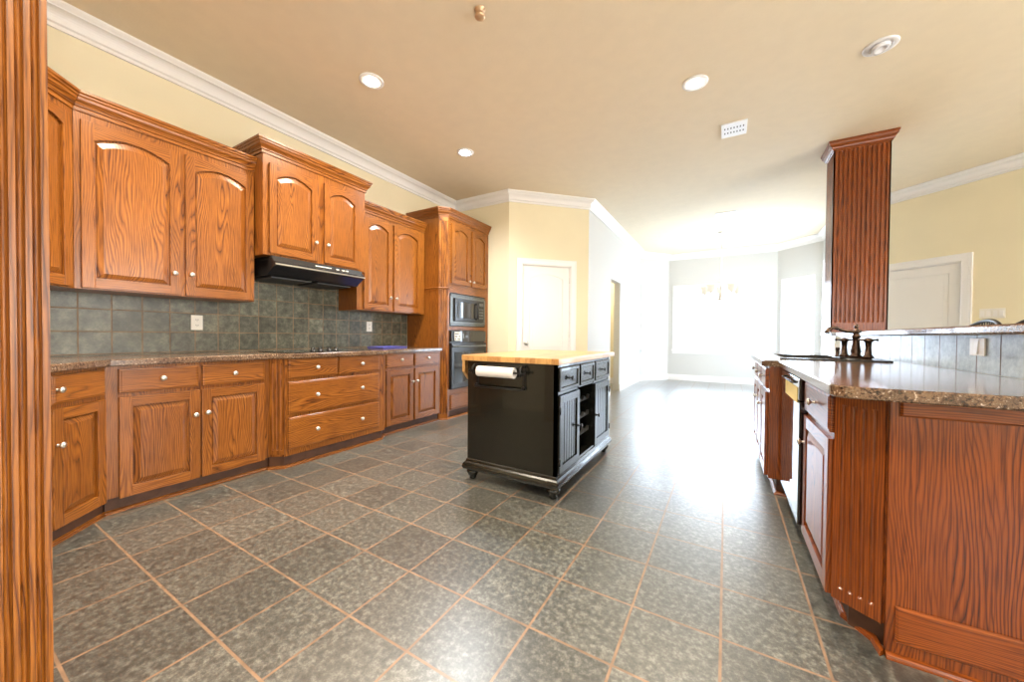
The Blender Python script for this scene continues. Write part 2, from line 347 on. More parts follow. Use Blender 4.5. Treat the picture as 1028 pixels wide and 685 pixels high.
def offset_poly(poly, d):
    n = len(poly); P = [Vector(p) for p in poly]; out = []
    area = sum(P[i].x * P[(i + 1) % n].y - P[(i + 1) % n].x * P[i].y for i in range(n))
    sg = 1 if area > 0 else -1
    for i in range(n):
        a = (P[i] - P[i - 1]).normalized(); b = (P[(i + 1) % n] - P[i]).normalized()
        na = Vector((a.y, -a.x)) * sg; nb = Vector((b.y, -b.x)) * sg
        nv = na + nb; nv = nv / max(nv.length_squared / 2, 1e-6)
        out.append((P[i].x + nv.x * d, P[i].y + nv.y * d))
    return out
def thing(name, label, cat, loc=(0, 0, 0), rz=0, group=None, kind=None):
    o = bpy.data.objects.new(name, None); C.objects.link(o); o.location = loc; o.rotation_euler = (0, 0, rz); o.empty_display_size = 0.1
    if label: o['label'] = label
    if cat: o['category'] = cat
    if group: o['group'] = group
    if kind: o['kind'] = kind
    return o
def tag(o, label, cat, group=None):
    o['label'] = label; o['category'] = cat
    if group: o['group'] = group
    return o
def struct(o, label=None, cat=None):
    o['kind'] = 'structure'
    if label: o['label'] = label
    if cat: o['category'] = cat
    return o

# ------------------------------------------------------------------ the room shell
R2 = math.sqrt(0.5)
b = MB(); b.box(-4.2, 5.4, -3.0, 10.4, -0.08, 0.0, floor_m); struct(b.build('floor'), 'grey slate tile floor with tan grout lines', 'floor')
b = MB(); b.box(-4.2, 5.4, -3.0, 10.4, CEIL, CEIL + 0.08, ceil_m); struct(b.build('ceiling'), 'tan painted textured ceiling', 'ceiling')
def wall(name, p0, p1, openings=(), t=0.12, label=None, e0=0.0, e1=0.0, m=None):
    """room lies on the right of travel p0->p1; local x along, local +y outwards"""
    P0 = Vector(p0); d = Vector(p1) - P0; L = d.length; ang = math.atan2(d.y, d.x); m = m or wall_m
    b = MB(); s = -e0; H = CEIL
    for (a, c, z0, z1) in sorted(openings):
        b.box(s, a, 0, t, 0, H, m)
        if z0 > 0.001: b.box(a, c, 0, t, 0, z0, m)
        if z1 < H: b.box(a, c, 0, t, z1, H, m)
        s = c
    b.box(s, L + e1, 0, t, 0, H, m)
    o = b.build(name, None, (p0[0], p0[1], 0), ang); return struct(o, label or 'cream painted wall', 'wall'), ang
wx = -3.67; yb = 4.47
wall('wall_corner', (-1.95, -0.23), (wx, -0.23), e0=0, e1=0.12, label='cream wall at the near left corner of the kitchen')
wall('wall_left', (wx, -0.23), (wx, yb), e0=0, e1=0.12, label='cream wall behind the long row of cabinets')
wall('wall_back', (wx, yb), (-2.69, yb), label='short cream wall beside the oven tower')
_, a_p = wall('wall_pantry', (-2.69, yb), (-1.81, 5.35), openings=[(0.205, 0.955, 0, 2.105)], label='angled cream wall with the arched panel door')
wall('wall_hall', (-1.81, 5.35), (-1.81, 9.2), openings=[(1.25, 1.93, 0, 2.12)], label='wall with glare painted in and an open doorway beyond the island', m=glare_wall_m)
_, a_bl = wall('wall_bay_left', (-1.81, 9.2), (-1.26, 9.9), openings=[(0.12, 0.62, 0.775, 2.27)], label='left angled wall of the dining bay', m=glare_wall_m)
wall('wall_bay_centre', (-1.26, 9.9), (0.96, 9.9), openings=[(0.18, 2.06, 0.775, 2.27)], label='middle wall of the dining bay', m=glare_wall_m)
_, a_br = wall('wall_bay_right', (0.96, 9.9), (1.62, 9.24), openings=[(0.18, 0.72, 0.775, 2.27)], label='right angled wall of the dining bay', m=glare_wall_m)
wall('wall_dining_right', (1.62, 9.24), (1.62, 7.58), openings=[(0.12, 1.54, 0.02, 2.5)], label='dining room side wall behind the oak column', m=glare_wall_m)
_, a_l = wall('wall_living_angled', (1.62, 7.58), (4.98, 4.22), openings=[(0.36, 1.245, 0, 2.035)], label='angled yellow cream wall with a white door')
wall('wall_living_right', (4.98, 4.22), (4.98, -2.6), openings=[(0.8, 2.6, 0.5, 2.5), (3.6, 5.4, 0.5, 2.5)], label='living room wall outside the view')
wall('wall_rear', (4.98, -2.6), (-1.95, -2.6), openings=[(1.2, 3.0, 0.8, 2.4), (4.2, 5.8, 0.8, 2.4)], label='wall behind the camera')
wall('wall_rear_left', (-1.95, -2.6), (-1.95, -0.23), label='wall to the left behind the camera')
b = MB()   # hallway beyond the doorway
b.box(-3.1, -3.0, 5.9, 8.4, 0, CEIL, wall_m); b.box(-3.0, -1.93, 5.9, 6.0, 0, CEIL, wall_m); b.box(-3.0, -1.93, 8.3, 8.4, 0, CEIL, wall_m)
b.box(-3.0, -2.985, 6.0, 8.3, 0, 0.13, white_m); b.box(-2.985, -1.93, 8.285, 8.3, 0, 0.13, white_m)
struct(b.build('wall_hallway'), 'cream hallway walls seen through the doorway', 'wall')

# crown moulding and baseboards
def crown_prof(h, o):   # cove profile hanging from z=0 downwards
    pts = [(0, 0), (o, 0), (o, -0.10 * h), (o * 0.93, -0.16 * h), (o * 0.80, -0.24 * h)]
    for k in range(7):
        a = k / 6 * PI / 2; pts.append((o * (0.78 - 0.52 * math.sin(a)), -h * (0.28 + 0.42 * (1 - math.cos(a)))))
    pts += [(o * 0.26, -0.78 * h), (o * 0.16, -0.84 * h), (o * 0.16, -1.0 * h), (0, -1.0 * h)]
    return pts
path = [(-1.95, -0.23), (wx, -0.23), (wx, yb), (-2.69, yb), (-1.81, 5.35), (-1.81, 9.2), (-1.26, 9.9), (0.96, 9.9), (1.62, 9.24), (1.62, 7.58), (4.98, 4.22), (4.98, -2.6), (-1.95, -2.6)]
b = MB(); b.sweep(path, crown_prof(0.14, 0.105), white_m, side=1, closed=True, z=CEIL - 0.0005); struct(b.build('trim_1'), 'white crown moulding around the ceiling', 'moulding')
base_prof = [(0, 0), (0.016, 0), (0.016, 0.10), (0.011, 0.115), (0.009, 0.135), (0, 0.14)]
for i, (nm, pth) in enumerate((('baseboard_back', [(-2.98, yb), (-2.69, yb), (-2.61, 4.55)]), ('baseboard_pantry', [(-1.955, 5.205), (-1.81, 5.35), (-1.81, 6.6)]),
                ('baseboard_bay', [(-1.81, 7.28), (-1.81, 9.2), (-1.26, 9.9), (0.96, 9.9), (1.62, 9.24), (1.62, 9.12)]),
                ('baseboard_living', [(2.57, 6.63), (4.98, 4.22), (4.98, -2.6), (-1.95, -2.6), (-1.95, -0.35)]))):
    b = MB(); b.sweep(pth, base_prof, white_m, side=1); struct(b.build(nm), 'white baseboard', 'baseboard')

# ------------------------------------------------------------------ door leaf / cabinet door builder
def arch_pts(x0, x1, z, rise, n=14):
    """top edge from right to left, eyebrow arch"""
    out = []
    for k in range(n + 1):
        q = k / n; x = x1 + (x0 - x1) * q
        out.append((x, z + rise * math.sin(PI * q) ** 0.85 if 0 < q < 1 else z))
    return out
def panel_outline(x0, x1, z0, z1, rise, i):
    w = x1 - x0; r = rise * (w - 2 * i) / w
    return [(x0 + i, z0 + i), (x1 - i, z0 + i)] + arch_pts(x0 + i, x1 - i, z1 - i, r)
def raised_panel(b, x0, x1, z0, z1, rise, yf, m, dip=0.0165, slope=0.032, up=0.002):
    """yf = y of the frame face (viewer at -y)"""
    steps = ((-0.004, yf + dip + 0.004), (-0.004, yf + dip), (0.008, yf + dip), (0.010, yf + dip - 0.005), (slope, yf + up + 0.0015), (slope + 0.003, yf + up))
    rs = [[(x, y, z) for x, z in panel_outline(x0, x1, z0, z1, rise, i)] for i, y in steps]
    b.rings(rs, m)
def frame_mesh(b, x0, x1, z0, z1, st, rt, rb, yf, th, mv, mh, rise=0.0, bev=0.003):
    b.box(x0, x0 + st, yf, yf + th, z0, z1, mv, bev); b.box(x1 - st, x1, yf, yf + th, z0, z1, mv, bev)
    b.box(x0 + st - 0.001, x1 - st + 0.001, yf + 0.0003, yf + th, z0, z0 + rb, mh, 0.002)
    a = arch_pts(x0 + st - 0.001, x1 - st + 0.001, z1 - rt - rise, rise)
    poly = [(x0 + st - 0.001, z1), (x1 - st + 0.001, z1)] + a
    b.rings([[(x, yf + 0.0003, z) for x, z in poly], [(x, yf + th, z) for x, z in poly]], mh)
def knob(parent, x, z, y, m, name='knob', r=0.016):
    b = MB(); b.lathe((x, y, z), (0, -1, 0), [(0, 0.008), (0.003, 0.008), (0.005, 0.0055), (0.013, 0.005), (0.017, r * 0.8), (0.021, r), (0.026, r * 0.95), (0.029, r * 0.6), (0.0305, 0.001)], m, 18)
    return b.build(name, parent)
def cab_door(parent, x0, x1, z0, z1, yf=-0.02, rise=0.0, kn=None, mv=None, mh=None, st=0.055, kmat=None, hinge=None):
    mv = mv or oak_v; mh = mh or oak_h
    b = MB(); frame_mesh(b, x0, x1, z0, z1, st, 0.055, 0.06, yf, 0.0195, mv, mh, rise)
    d = b.build('door', parent)
    b = MB(); raised_panel(b, x0 + st, x1 - st, z0 + 0.06, z1 - 0.055 - rise, rise, yf, mv); b.build('raised_panel', d)
    if kn: knob(d, kn[0], kn[1], yf, kmat or steel_m)
    return d
def drawer(parent, x0, x1, z0, z1, yf=-0.02, kn=(), m=None, kmat=None):
    b = MB(); m = m or oak_h
    c = lambda i, y: [(x0 + i, y, z0 + i), (x1 - i, y, z0 + i), (x1 - i, y, z1 - i), (x0 + i, y, z1 - i)]
    b.rings([c(0, yf + 0.0195), c(0, yf + 0.006), c(0.003, yf + 0.003), c(0.009, yf + 0.0025), c(0.012, yf), c(0.02, yf)], m)
    d = b.build('drawer', parent)
    for (x, z) in kn: knob(d, x, z, yf, kmat or steel_m)
    return d
def case_front(b, w, z0, z1, depth, m, toe=0.1, x0=0.0):
    b.box(x0, w, 0, depth, z0, z1, m)

BT = 0.873   # top of base cabinets
def base_cab(name, label, y0, w, doors, drawers, face=-3.08, group=None, left_gap=0):
    t = thing(name, label, 'cabinet', (face, y0, 0), PI / 2, group)
    b = MB(); b.box(0.0005, w - 0.0005, 0, 0.585 + (face + 3.08) * 1.0, 0.1, BT, oak_v); b.build('case', t)
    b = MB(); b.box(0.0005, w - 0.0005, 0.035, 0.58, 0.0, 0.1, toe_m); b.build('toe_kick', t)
    for (a, c, z0, z1, k) in doors: cab_door(t, a, c, z0, z1, kn=k)
    for (a, c, z0, z1, k) in drawers: drawer(t, a, c, z0, z1, kn=k)
    return t

# ------------------------------------------------------------------ left run: base cabinets
base_cab('base_cabinet', 'oak base cabinet with two drawers over two doors, left of the cooktop drawers', 0.62, 0.88,
         [(0.052, 0.433, 0.092, 0.688, (0.405, 0.525)), (0.444, 0.836, 0.092, 0.688, (0.472, 0.53))],
         [(0.052, 0.426, 0.712, 0.856, [(0.243, 0.787)]), (0.449, 0.836, 0.712, 0.856, [(0.632, 0.785)])])
base_cab('base_cabinet', 'narrow oak base cabinet with two drawers and two doors, beside the oven tower', 2.60, 0.869,
         [(0.024, 0.405, 0.10, 0.69, (0.385, 0.545)), (0.43, 0.822, 0.10, 0.69, (0.455, 0.545))],
         [(0.024, 0.405, 0.715, 0.858, [(0.222, 0.798)]), (0.43, 0.822, 0.715, 0.858, [(0.64, 0.798)])])
# cooktop drawer cabinet, standing forward with fluted corners
t = thing('drawer_cabinet', 'oak cabinet of two small and two wide drawers standing forward under the cooktop', 'cabinet', (-2.99, 1.502, 0), PI / 2)
b = MB(); b.prism([(0.0, 0.67), (0.0, 0.09), (0.062, 0.0), (1.035, 0.0), (1.096, 0.09), (1.096, 0.67)], 0.1, BT, oak_v); b.build('case', t)
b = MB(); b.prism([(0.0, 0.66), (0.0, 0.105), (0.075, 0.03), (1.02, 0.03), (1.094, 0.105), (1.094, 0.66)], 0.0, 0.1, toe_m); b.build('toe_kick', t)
b = MB(); b.fluted((-0.006, 0.082), (0.056, -0.008), 0.12, BT, 3, oak_s, depth=0.007, thick=0.008, margin=0.01, endm=0.03); b.build('fluted_corner', t)
b = MB(); b.fluted((1.041, -0.008), (1.102, 0.082), 0.12, BT, 3, oak_s, depth=0.007, thick=0.008, margin=0.01, endm=0.03); b.build('fluted_corner', t)
drawer(t, 0.083, 0.503, 0.715, 0.866, kn=[(0.31, 0.795)]); drawer(t, 0.523, 0.956, 0.715, 0.866, kn=[(0.748, 0.797)])
drawer(t, 0.083, 0.956, 0.428, 0.688, kn=[(0.31, 0.565), (0.748, 0.57)]); drawer(t, 0.083, 0.956, 0.150, 0.402, kn=[(0.31, 0.276), (0.748, 0.276)])
# angled corner base cabinet
dl = 0.350
t = thing('corner_cabinet', 'oak corner base cabinet set at an angle beside the fluted post', 'cabinet', (-3.08 + dl * R2, 0.62 - dl * R2, 0), PI * 0.75)
b = MB()
M2 = Matrix.Rotation(-PI * 0.75, 4, 'Z') @ Matrix.Translation((3.08 - dl * R2, -0.62 + dl * R2, 0))
b.M = M2; b.prism([(-3.08, 0.619), (-3.665, 0.619), (-3.665, -0.225), (-2.833, -0.225), (-2.833, 0.372)], 0.1, BT, oak_v); b.build('case', t)
b = MB(); b.M = M2; b.prism([(-3.112, 0.615), (-3.66, 0.615), (-3.66, -0.22), (-2.837, -0.22), (-2.837, 0.34)], 0.0, 0.1, toe_m); b.build('toe_kick', t)
cab_door(t, 0.014, dl - 0.022, 0.092, 0.688, kn=(0.036, 0.51)); drawer(t, 0.014, dl - 0.022, 0.712, 0.856, kn=[(0.036, 0.785)])
# shoe moulding along the toe kicks
shoe = [(0, 0), (0.016, 0), (0.0155, 0.008), (0.011, 0.016), (0.004, 0.02), (0, 0.021)]
b = MB(); b.sweep([(-2.83, 0.333), (-3.113, 0.616), (-3.113, 1.497), (-3.093, 1.499), (-3.019, 1.578), (-3.019, 2.52), (-3.093, 2.6), (-3.116, 2.605), (-3.116, 3.465)], shoe, oak_h, side=1)
struct(b.build('trim_2'), 'oak shoe moulding at the foot of the left cabinets', 'moulding')

# countertop
b = MB()
ct = [(-2.785, -0.222), (-2.785, 0.38), (-3.04, 0.635), (-3.04, 1.492), (-2.948, 1.575), (-2.948, 2.545), (-3.04, 2.625), (-3.04, 3.468), (-3.664, 3.468), (-3.664, -0.222)]
b.prism(ct, BT + 0.001, 0.914, stone, 0.006)
tag(b.build('countertop'), 'speckled brown countertop along the left wall under the upper cabinets', 'countertop')
# backsplash (structure-like tiling, its own thing)
b = MB(); b.box(-3.669, -3.660, -0.225, 3.474, 0.915, 1.7, bs_left_m); tag(b.build('tile_backsplash'), 'green grey slate tile backsplash on the left wall above the countertop', 'backsplash')
# cooktop
t = thing('cooktop', 'black glass cooktop with four black knobs set in the left countertop', 'cooktop', (-3.25, 2.0, 0.9142))
b = MB(); b.box(-0.25, 0.25, -0.39, 0.39, 0.0, 0.006, gloss_m, 0.002); b.build('glass_plate', t)
for (x, y, r) in ((-0.12, -0.22, 0.10), (-0.12, 0.22, 0.08), (0.05, -0.25, 0.075), (0.05, 0.27, 0.10)):
    b = MB(); n = 40
    b.rings([[(x + rr * math.cos(2 * PI * k / n), y + rr * math.sin(2 * PI * k / n), zz) for k in range(n)] for rr, zz in ((r, 0.0061), (r, 0.0066), (r - 0.006, 0.0066), (r - 0.006, 0.0061))], appl2_m, caps=(False, False)); b.build('burner_ring', t)
for y in (-0.15, -0.085, 0.0, 0.065):
    b = MB(); b.lathe((0.165, y, 0.006), (0, 0, 1), [(0, 0.022), (0.006, 0.022), (0.008, 0.017), (0.026, 0.016), (0.029, 0.013), (0.03, 0.002)], appl_m, 18)
    b.box(0.160, 0.170, y - 0.016, y + 0.016, 0.03, 0.04, appl_m, 0.002); b.build('control_knob', t)
# blue tray
t = thing('blue_tray', 'flat blue violet tray lying on the left countertop near the oven tower', 'tray', (-3.33, 2.87, 0.9142), 0.05)
b = MB()
rr = lambda hx, hy, z: [(-hx, -hy, z), (hx, -hy, z), (hx, hy, z), (-hx, hy, z)]
b.rings([rr(0.115, 0.175, 0), rr(0.125, 0.185, 0.022), rr(0.119, 0.179, 0.022), rr(0.11, 0.17, 0.004)], blue_m); b.build('tray', t)

# ------------------------------------------------------------------ upper cabinets
def cab_crown(parent, pth, ztop, h=0.11, o=0.052, m=None, closed=False, pre=None, post=None, side=1):
    prof = [(-0.01, 0), (o, 0), (o, -0.014), (o * 0.86, -0.022), (o * 0.86, -0.03), (o * 0.72, -0.038), (o * 0.66, -0.052), (o * 0.42, -0.066), (o * 0.30, -0.078),
            (o * 0.30, -0.084), (o * 0.16, -0.090), (o * 0.16, -h), (-0.01, -h)]
    b = MB(); b.sweep(pth, prof, m or oak_h, side=-1 if side < 0 else 1, z=ztop, closed=closed, pre=pre, post=post); return b.build('crown', parent)
def upper(name, label, y0, w, zb, zt, face, doors, crown_path, ztop, rise=0.055):
    t = thing(name, label, 'cabinet', (face, y0, 0), PI / 2)
    dp = 3.658 + face
    b = MB(); b.box(0.0005, w - 0.0005, 0, dp, zb, zt, oak_v, 0.0015); b.build('case', t)
    for (a, c, z0, z1, k) in doors: cab_door(t, a, c, z0, z1, rise=rise, kn=k)
    if crown_path: cab_crown(t, crown_path, ztop)
    return t
# sweep side: right of travel is outward with side=1 ; local front is -y; travelling from right to left (x decreasing) -> use side=-1 travelling left->right
upper('upper_cabinet', 'oak upper cabinet with two arched doors left of the range hood', 0.552, 0.963, 1.332, 2.42, -3.35,
      [(0.028, 0.487, 1.34, 2.345, (0.452, 1.487)), (0.517, 0.952, 1.34, 2.345, (0.545, 1.49))], None, 2.50)
tu = bpy.data.objects['upper_cabinet']
upper('upper_cabinet', 'oak upper cabinet with two narrow arched doors between the range hood and the oven tower', 2.477, 0.992, 1.332, 2.42, -3.35,
      [(0.078, 0.458, 1.345, 2.34, (0.425, 1.493)), (0.486, 0.915, 1.345, 2.34, (0.512, 1.493))], [(0.0, 0.0), (0.991, 0.0)], 2.49)
upper('hood_cabinet', 'raised oak cabinet with two arched doors standing forward above the range hood', 1.516, 0.96, 1.712, 2.55, -3.22,
      [(0.044, 0.449, 1.73, 2.46, (0.425, 1.893)), (0.512, 0.885, 1.73, 2.46, (0.538, 1.895))], [(0.0, 0.44), (0.0, 0.0), (0.96, 0.0), (0.96, 0.44)], 2.635)
# angled upper corner cabinet (its crown runs on over the first upper cabinet)
du = 0.33
t = thing('corner_cabinet', 'oak upper corner cabinet set at an angle beside the fluted post', 'cabinet', (-3.35 + du * R2, 0.55 - du * R2, 0), PI * 0.75)
M2 = Matrix.Rotation(-PI * 0.75, 4, 'Z') @ Matrix.Translation((3.35 - du * R2, -0.55 + du * R2, 0))
b = MB(); b.M = M2; b.prism([(-3.35, 0.5505), (-3.658, 0.5505), (-3.658, -0.225), (-3.118, -0.225), (-3.118, 0.317)], 1.332, 2.42, oak_v); b.build('case', t)
cab_door(t, 0.02, du - 0.025, 1.34, 2.345, rise=0.03)
cab_crown(t, [(0.0, 0.0), (du, 0.0)], 2.50, post=(du + R2, R2 * -1.0))
cab_crown(tu, [(0.0, 0.0), (0.962, 0.0)], 2.50, pre=(-R2, -R2))
# ------------------------------------------------------------------ range hood
t = thing('range_hood', 'black under-cabinet range hood above the cooktop', 'range hood', (-3.22, 1.53, 0), PI / 2)
b = MB(); b.prism_x([(-0.015, 1.711), (-0.05, 1.665), (-0.075, 1.655), (-0.075, 1.632), (-0.05, 1.625), (0.05, 1.56), (0.43, 1.55), (0.43, 1.711)], 0.045, 0.89, appl_m); b.build('canopy', t)
b = MB(); b.box(0.045, 0.89, -0.079, -0.073, 1.633, 1.645, steel_m, 0.001); b.build('chrome_strip', t)
b = MB()
b.box(0.40, 0.55, -0.044, -0.030, 1.679, 1.687, tag_m); b.build('nameplate', t)
for x in (0.60, 0.66, 0.70):
    b = MB(); b.box(x, x + 0.025, -0.048, -0.030, 1.676, 1.686, plastic_m); b.build('button', t)
b = MB(); b.box(0.08, 0.42, 0.06, 0.38, 1.540, 1.552, slot_m); b.build('filter', t)
b = MB(); b.box(0.48, 0.82, 0.06, 0.38, 1.540, 1.552, slot_m); b.build('filter', t)

# ------------------------------------------------------------------ oven tower
t = thing('oven_tower', 'tall oak cabinet holding the microwave and wall oven at the end of the left run', 'cabinet', (-3.04, 3.48, 0), PI / 2)
TW = 0.985
b = MB()
b.prism([(0.0, 0.62), (0.0, 0.075), (0.085, 0.0), (0.118, 0.0), (0.118, 0.62)], 0.0, 2.58, oak_v)
b.box(0.905, TW, 0, 0.62, 0.0, 2.58, oak_v); b.box(0.118, 0.905, 0.58, 0.62, 0.0, 2.58, oak_v)
for z0, z1 in ((0.10, 0.37), (1.14, 1.185), (1.62, 2.58)): b.box(0.118, 0.905, 0.0, 0.58, z0, z1, oak_h)
b.build('case', t)
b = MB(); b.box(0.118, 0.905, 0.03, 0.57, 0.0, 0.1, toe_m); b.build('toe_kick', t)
b = MB(); b.fluted((-0.005, 0.070), (0.080, -0.006), 0.02, 2.56, 3, oak_s, depth=0.007, thick=0.008, margin=0.014, endm=0.05); b.build('fluted_corner', t)
bead = [(0, 0.012), (0.006, 0.010), (0.010, 0), (0.006, -0.010), (0, -0.012)]
b = MB(); b.sweep([(0.0, 0.615), (0.0, 0.073), (0.085, -0.006), (0.118, -0.004)], bead, oak_h, side=1, z=1.665); b.build('bead_moulding', t)
cab_door(t, 0.14, 0.52, 1.735, 2.50, rise=0.05, kn=(0.50, 1.80)); cab_door(t, 0.575, 0.925, 1.735, 2.50, rise=0.05, kn=(0.595, 1.80))
drawer(t, 0.14, 0.89, 0.12, 0.30, kn=[(0.52, 0.21)])
cab_crown(t, [(0.0, 0.6), (0.0, 0.075), (0.085, -0.002), (TW, -0.002)], 2.665)
b = MB(); b.sweep([(0.006, 0.068), (0.085, 0.0), (TW, 0.0)], shoe, oak_h, side=1); b.build('shoe_moulding', t)
# wall oven
t = thing('wall_oven', 'black built-in wall oven with a paper label, below the microwave', 'oven', (-3.04, 3.48, 0), PI / 2)
b = MB(); b.box(0.124, 0.899, -0.002, 0.54, 0.376, 1.134, appl_m); b.build('body', t)
b = MB(); b.box(0.128, 0.895, -0.028, -0.003, 0.985, 1.128, gloss_m, 0.003); cp = b.build('control_panel', t)
b = MB(); b.box(0.19, 0.31, -0.0295, -0.028, 1.0, 1.115, tag_m)
for i in range(3):
    for j in range(4):
        if (i * 3 + j * 5) % 4 != 1: b.box(0.20 + j * 0.026, 0.218 + j * 0.026, -0.0302, -0.0295, 1.012 + i * 0.034, 1.03 + i * 0.034, slot_m)
b.build('paper_label', cp)
b = MB(); b.box(0.36, 0.39, -0.0295, -0.028, 1.03, 1.09, appl2_m); b.box(0.42, 0.47, -0.0295, -0.028, 1.04, 1.07, appl2_m); b.build('display', cp)
b = MB(); b.box(0.128, 0.895, -0.035, -0.003, 0.382, 0.972, appl_m, 0.004); od = b.build('door', t)
b = MB(); b.box(0.18, 0.843, -0.037, -0.034, 0.45, 0.85, gloss_m); b.build('window', od)
b = MB(); pts = [(0.16 + 0.703 * k / 12, -0.05 - 0.03 * math.sin(PI * k / 12), 0.925) for k in range(13)]
b.tube([(0.16, -0.034, 0.925)] + pts + [(0.863, -0.034, 0.925)], 0.012, appl2_m, 10); b.build('handle', od)
# microwave
t = thing('microwave', 'black built-in microwave with a dark grey trim kit above the wall oven', 'microwave', (-3.04, 3.48, 0), PI / 2)
b = MB(); b.box(0.124, 0.899, 0.0, 0.50, 1.191, 1.614, appl_m)
for z in (1.20, 1.582):
    for k in range(2): b.box(0.14, 0.883, -0.010, 0.0, z + k * 0.013, z + 0.008 + k * 0.013, appl2_m)
b.build('body', t)
b = MB(); b.box(0.126, 0.185, -0.012, -0.001, 1.226, 1.578, appl2_m, 0.003); b.box(0.838, 0.897, -0.012, -0.001, 1.226, 1.578, appl2_m, 0.003)
b.box(0.185, 0.838, -0.012, -0.001, 1.226, 1.25, appl2_m); b.box(0.185, 0.838, -0.012, -0.001, 1.556, 1.578, appl2_m); b.build('trim_kit', t)
b = MB(); b.box(0.19, 0.70, -0.035, -0.001, 1.253, 1.553, appl_m, 0.004); md = b.build('door', t)
b = MB(); b.box(0.235, 0.60, -0.0365, -0.034, 1.30, 1.505, gloss_m); b.build('window', md)
b = MB(); b.tube([(0.645, -0.034, 1.29), (0.645, -0.062, 1.31), (0.645, -0.068, 1.40), (0.645, -0.062, 1.49), (0.645, -0.034, 1.51)], 0.011, appl_m, 10); b.build('handle', md)
b = MB(); b.box(0.703, 0.835, -0.035, -0.001, 1.253, 1.553, appl_m, 0.003); cp = b.build('control_panel', t)
b = MB(); b.box(0.72, 0.818, -0.0365, -0.034, 1.48, 1.52, appl2_m)
for i in range(4):
    for j in range(3): b.box(0.722 + j * 0.034, 0.748 + j * 0.034, -0.0365, -0.034, 1.30 + i * 0.04, 1.325 + i * 0.04, appl2_m)
b.build('buttons', cp)
# ------------------------------------------------------------------ outlets
def outlet(name, label, cat, loc, rz, w=0.075, h=0.118, gangs=0, kind='outlet', group=None):
    t = thing(name, label, cat, loc, rz, group)
    b = MB(); b.box(-w / 2, w / 2, -0.006, 0, -h / 2, h / 2, plastic_m, 0.002); b.build('cover_plate', t)
    if gangs:
        for g in range(gangs):
            x = -w / 2 + w * (g + 0.5) / gangs; b = MB()
            b.prism_x([(-0.006, -0.033), (-0.006, 0.033), (-0.008, 0.033), (-0.012, -0.033)], x - 0.016, x + 0.016, white_m); b.build('switch', t)
    else:
        for z in (-0.022, 0.022):
            b = MB(); b.box(-0.016, 0.016, -0.0075, -0.0055, z - 0.014, z + 0.014, plastic_m, 0.001)
            b.box(-0.008, -0.005, -0.0082, -0.0070, z - 0.004, z + 0.007, slot_m); b.box(0.005, 0.008, -0.0082, -0.0070, z - 0.004, z + 0.007, slot_m)
            b.box(-0.002, 0.002, -0.0082, -0.0070, z - 0.010, z - 0.006, slot_m); b.build('socket', t)
    return t
outlet('wall_outlet', 'white outlet on the green backsplash left of the cooktop', 'outlet', (-3.6598, 1.24, 1.155), PI / 2)
outlet('wall_outlet', 'white outlet on the green backsplash right of the cooktop', 'outlet', (-3.6598, 2.875, 1.165), PI / 2)

# ------------------------------------------------------------------ pantry door, living room door
def room_door(nm, origin, ang, s0, s1, ztop, label, hinge_right, arch, casing_ext=0.085, knobx=None):
    t = thing(nm, label, 'door', (origin[0], origin[1], 0), ang, kind='structure')
    b = MB()   # leaf with stiles, rails and panels
    x0, x1 = s0 + 0.012, s1 - 0.012; yf = 0.018; th = 0.035
    st = 0.105; zt = ztop - 0.012
    b.box(x0, x0 + st, yf, yf + th, 0.01, zt, door_m, 0.002); b.box(x1 - st, x1, yf, yf + th, 0.01, zt, door_m, 0.002)
    b.box(x0 + st, x1 - st, yf, yf + th, 0.01, 0.24, door_m); b.box(x0 + st, x1 - st, yf, yf + th, 0.72, 0.86, door_m)
    a = arch_pts(x0 + st, x1 - st, zt - 0.115 - arch, arch)
    poly = [(x0 + st, zt), (x1 - st, zt)] + a
    b.rings([[(x, yf, z) for x, z in poly], [(x, yf + th, z) for x, z in poly]], door_m)
    b.box(x0 + st, x1 - st, yf + th - 0.006, yf + th, 0.2, zt - 0.1, door_m)
    lf = b.build('leaf', t)
    for (z0, z1, r) in ((0.86, zt - 0.115 - arch, arch), (0.24, 0.72, 0)):
        b = MB(); raised_panel(b, x0 + st, x1 - st, z0, z1, r, yf, door_m, dip=0.012, slope=0.05, up=0.004); b.build('raised_panel', lf)
    kx = x0 + 0.055 if hinge_right else x1 - 0.055
    b = MB(); b.lathe((kx, yf, 0.96), (0, -1, 0), [(0, 0.03), (0.006, 0.03), (0.010, 0.012), (0.03, 0.011), (0.036, 0.022), (0.05, 0.028), (0.062, 0.022), (0.066, 0.004)], steel_m, 20); b.build('door_knob', lf)
    hx = x1 + 0.003 if hinge_right else x0 - 0.003
    for z in (0.28, 1.05, ztop - 0.25):
        b = MB(); b.lathe((hx, yf - 0.006, z), (0, 0, 1), [(0, 0.007), (0.09, 0.007)], steel_m, 10); b.build('hinge', lf)
    b = MB(); c = casing_ext
    prof = [(0, 0.002), (0, -0.012), (0.008, -0.016), (c - 0.03, -0.019), (c - 0.012, -0.024), (c, -0.024), (c, 0.002)]
    def leg(xs, sgn):
        b.rings([[(xs + sgn * o, y, 0) for o, y in prof], [(xs + sgn * o, y, ztop + o) for o, y in prof]], white_m)
    leg(s0, -1); leg(s1, 1)
    b.rings([[(s0 - o, y, ztop + o) for o, y in prof], [(s1 + o, y, ztop + o) for o, y in prof]], white_m)
    b.box(s0 - 0.0, s0 + 0.01, 0.0, 0.119, 0, ztop, white_m); b.box(s1 - 0.01, s1, 0.0, 0.119, 0, ztop, white_m); b.box(s0, s1, 0.0, 0.119, ztop - 0.01, ztop, white_m)
    b.build('casing', t)
    return t
room_door('door_1', (-2.69, yb), a_p, 0.205, 0.955, 2.105, 'white arched panel pantry door in the angled wall', True, 0.07)
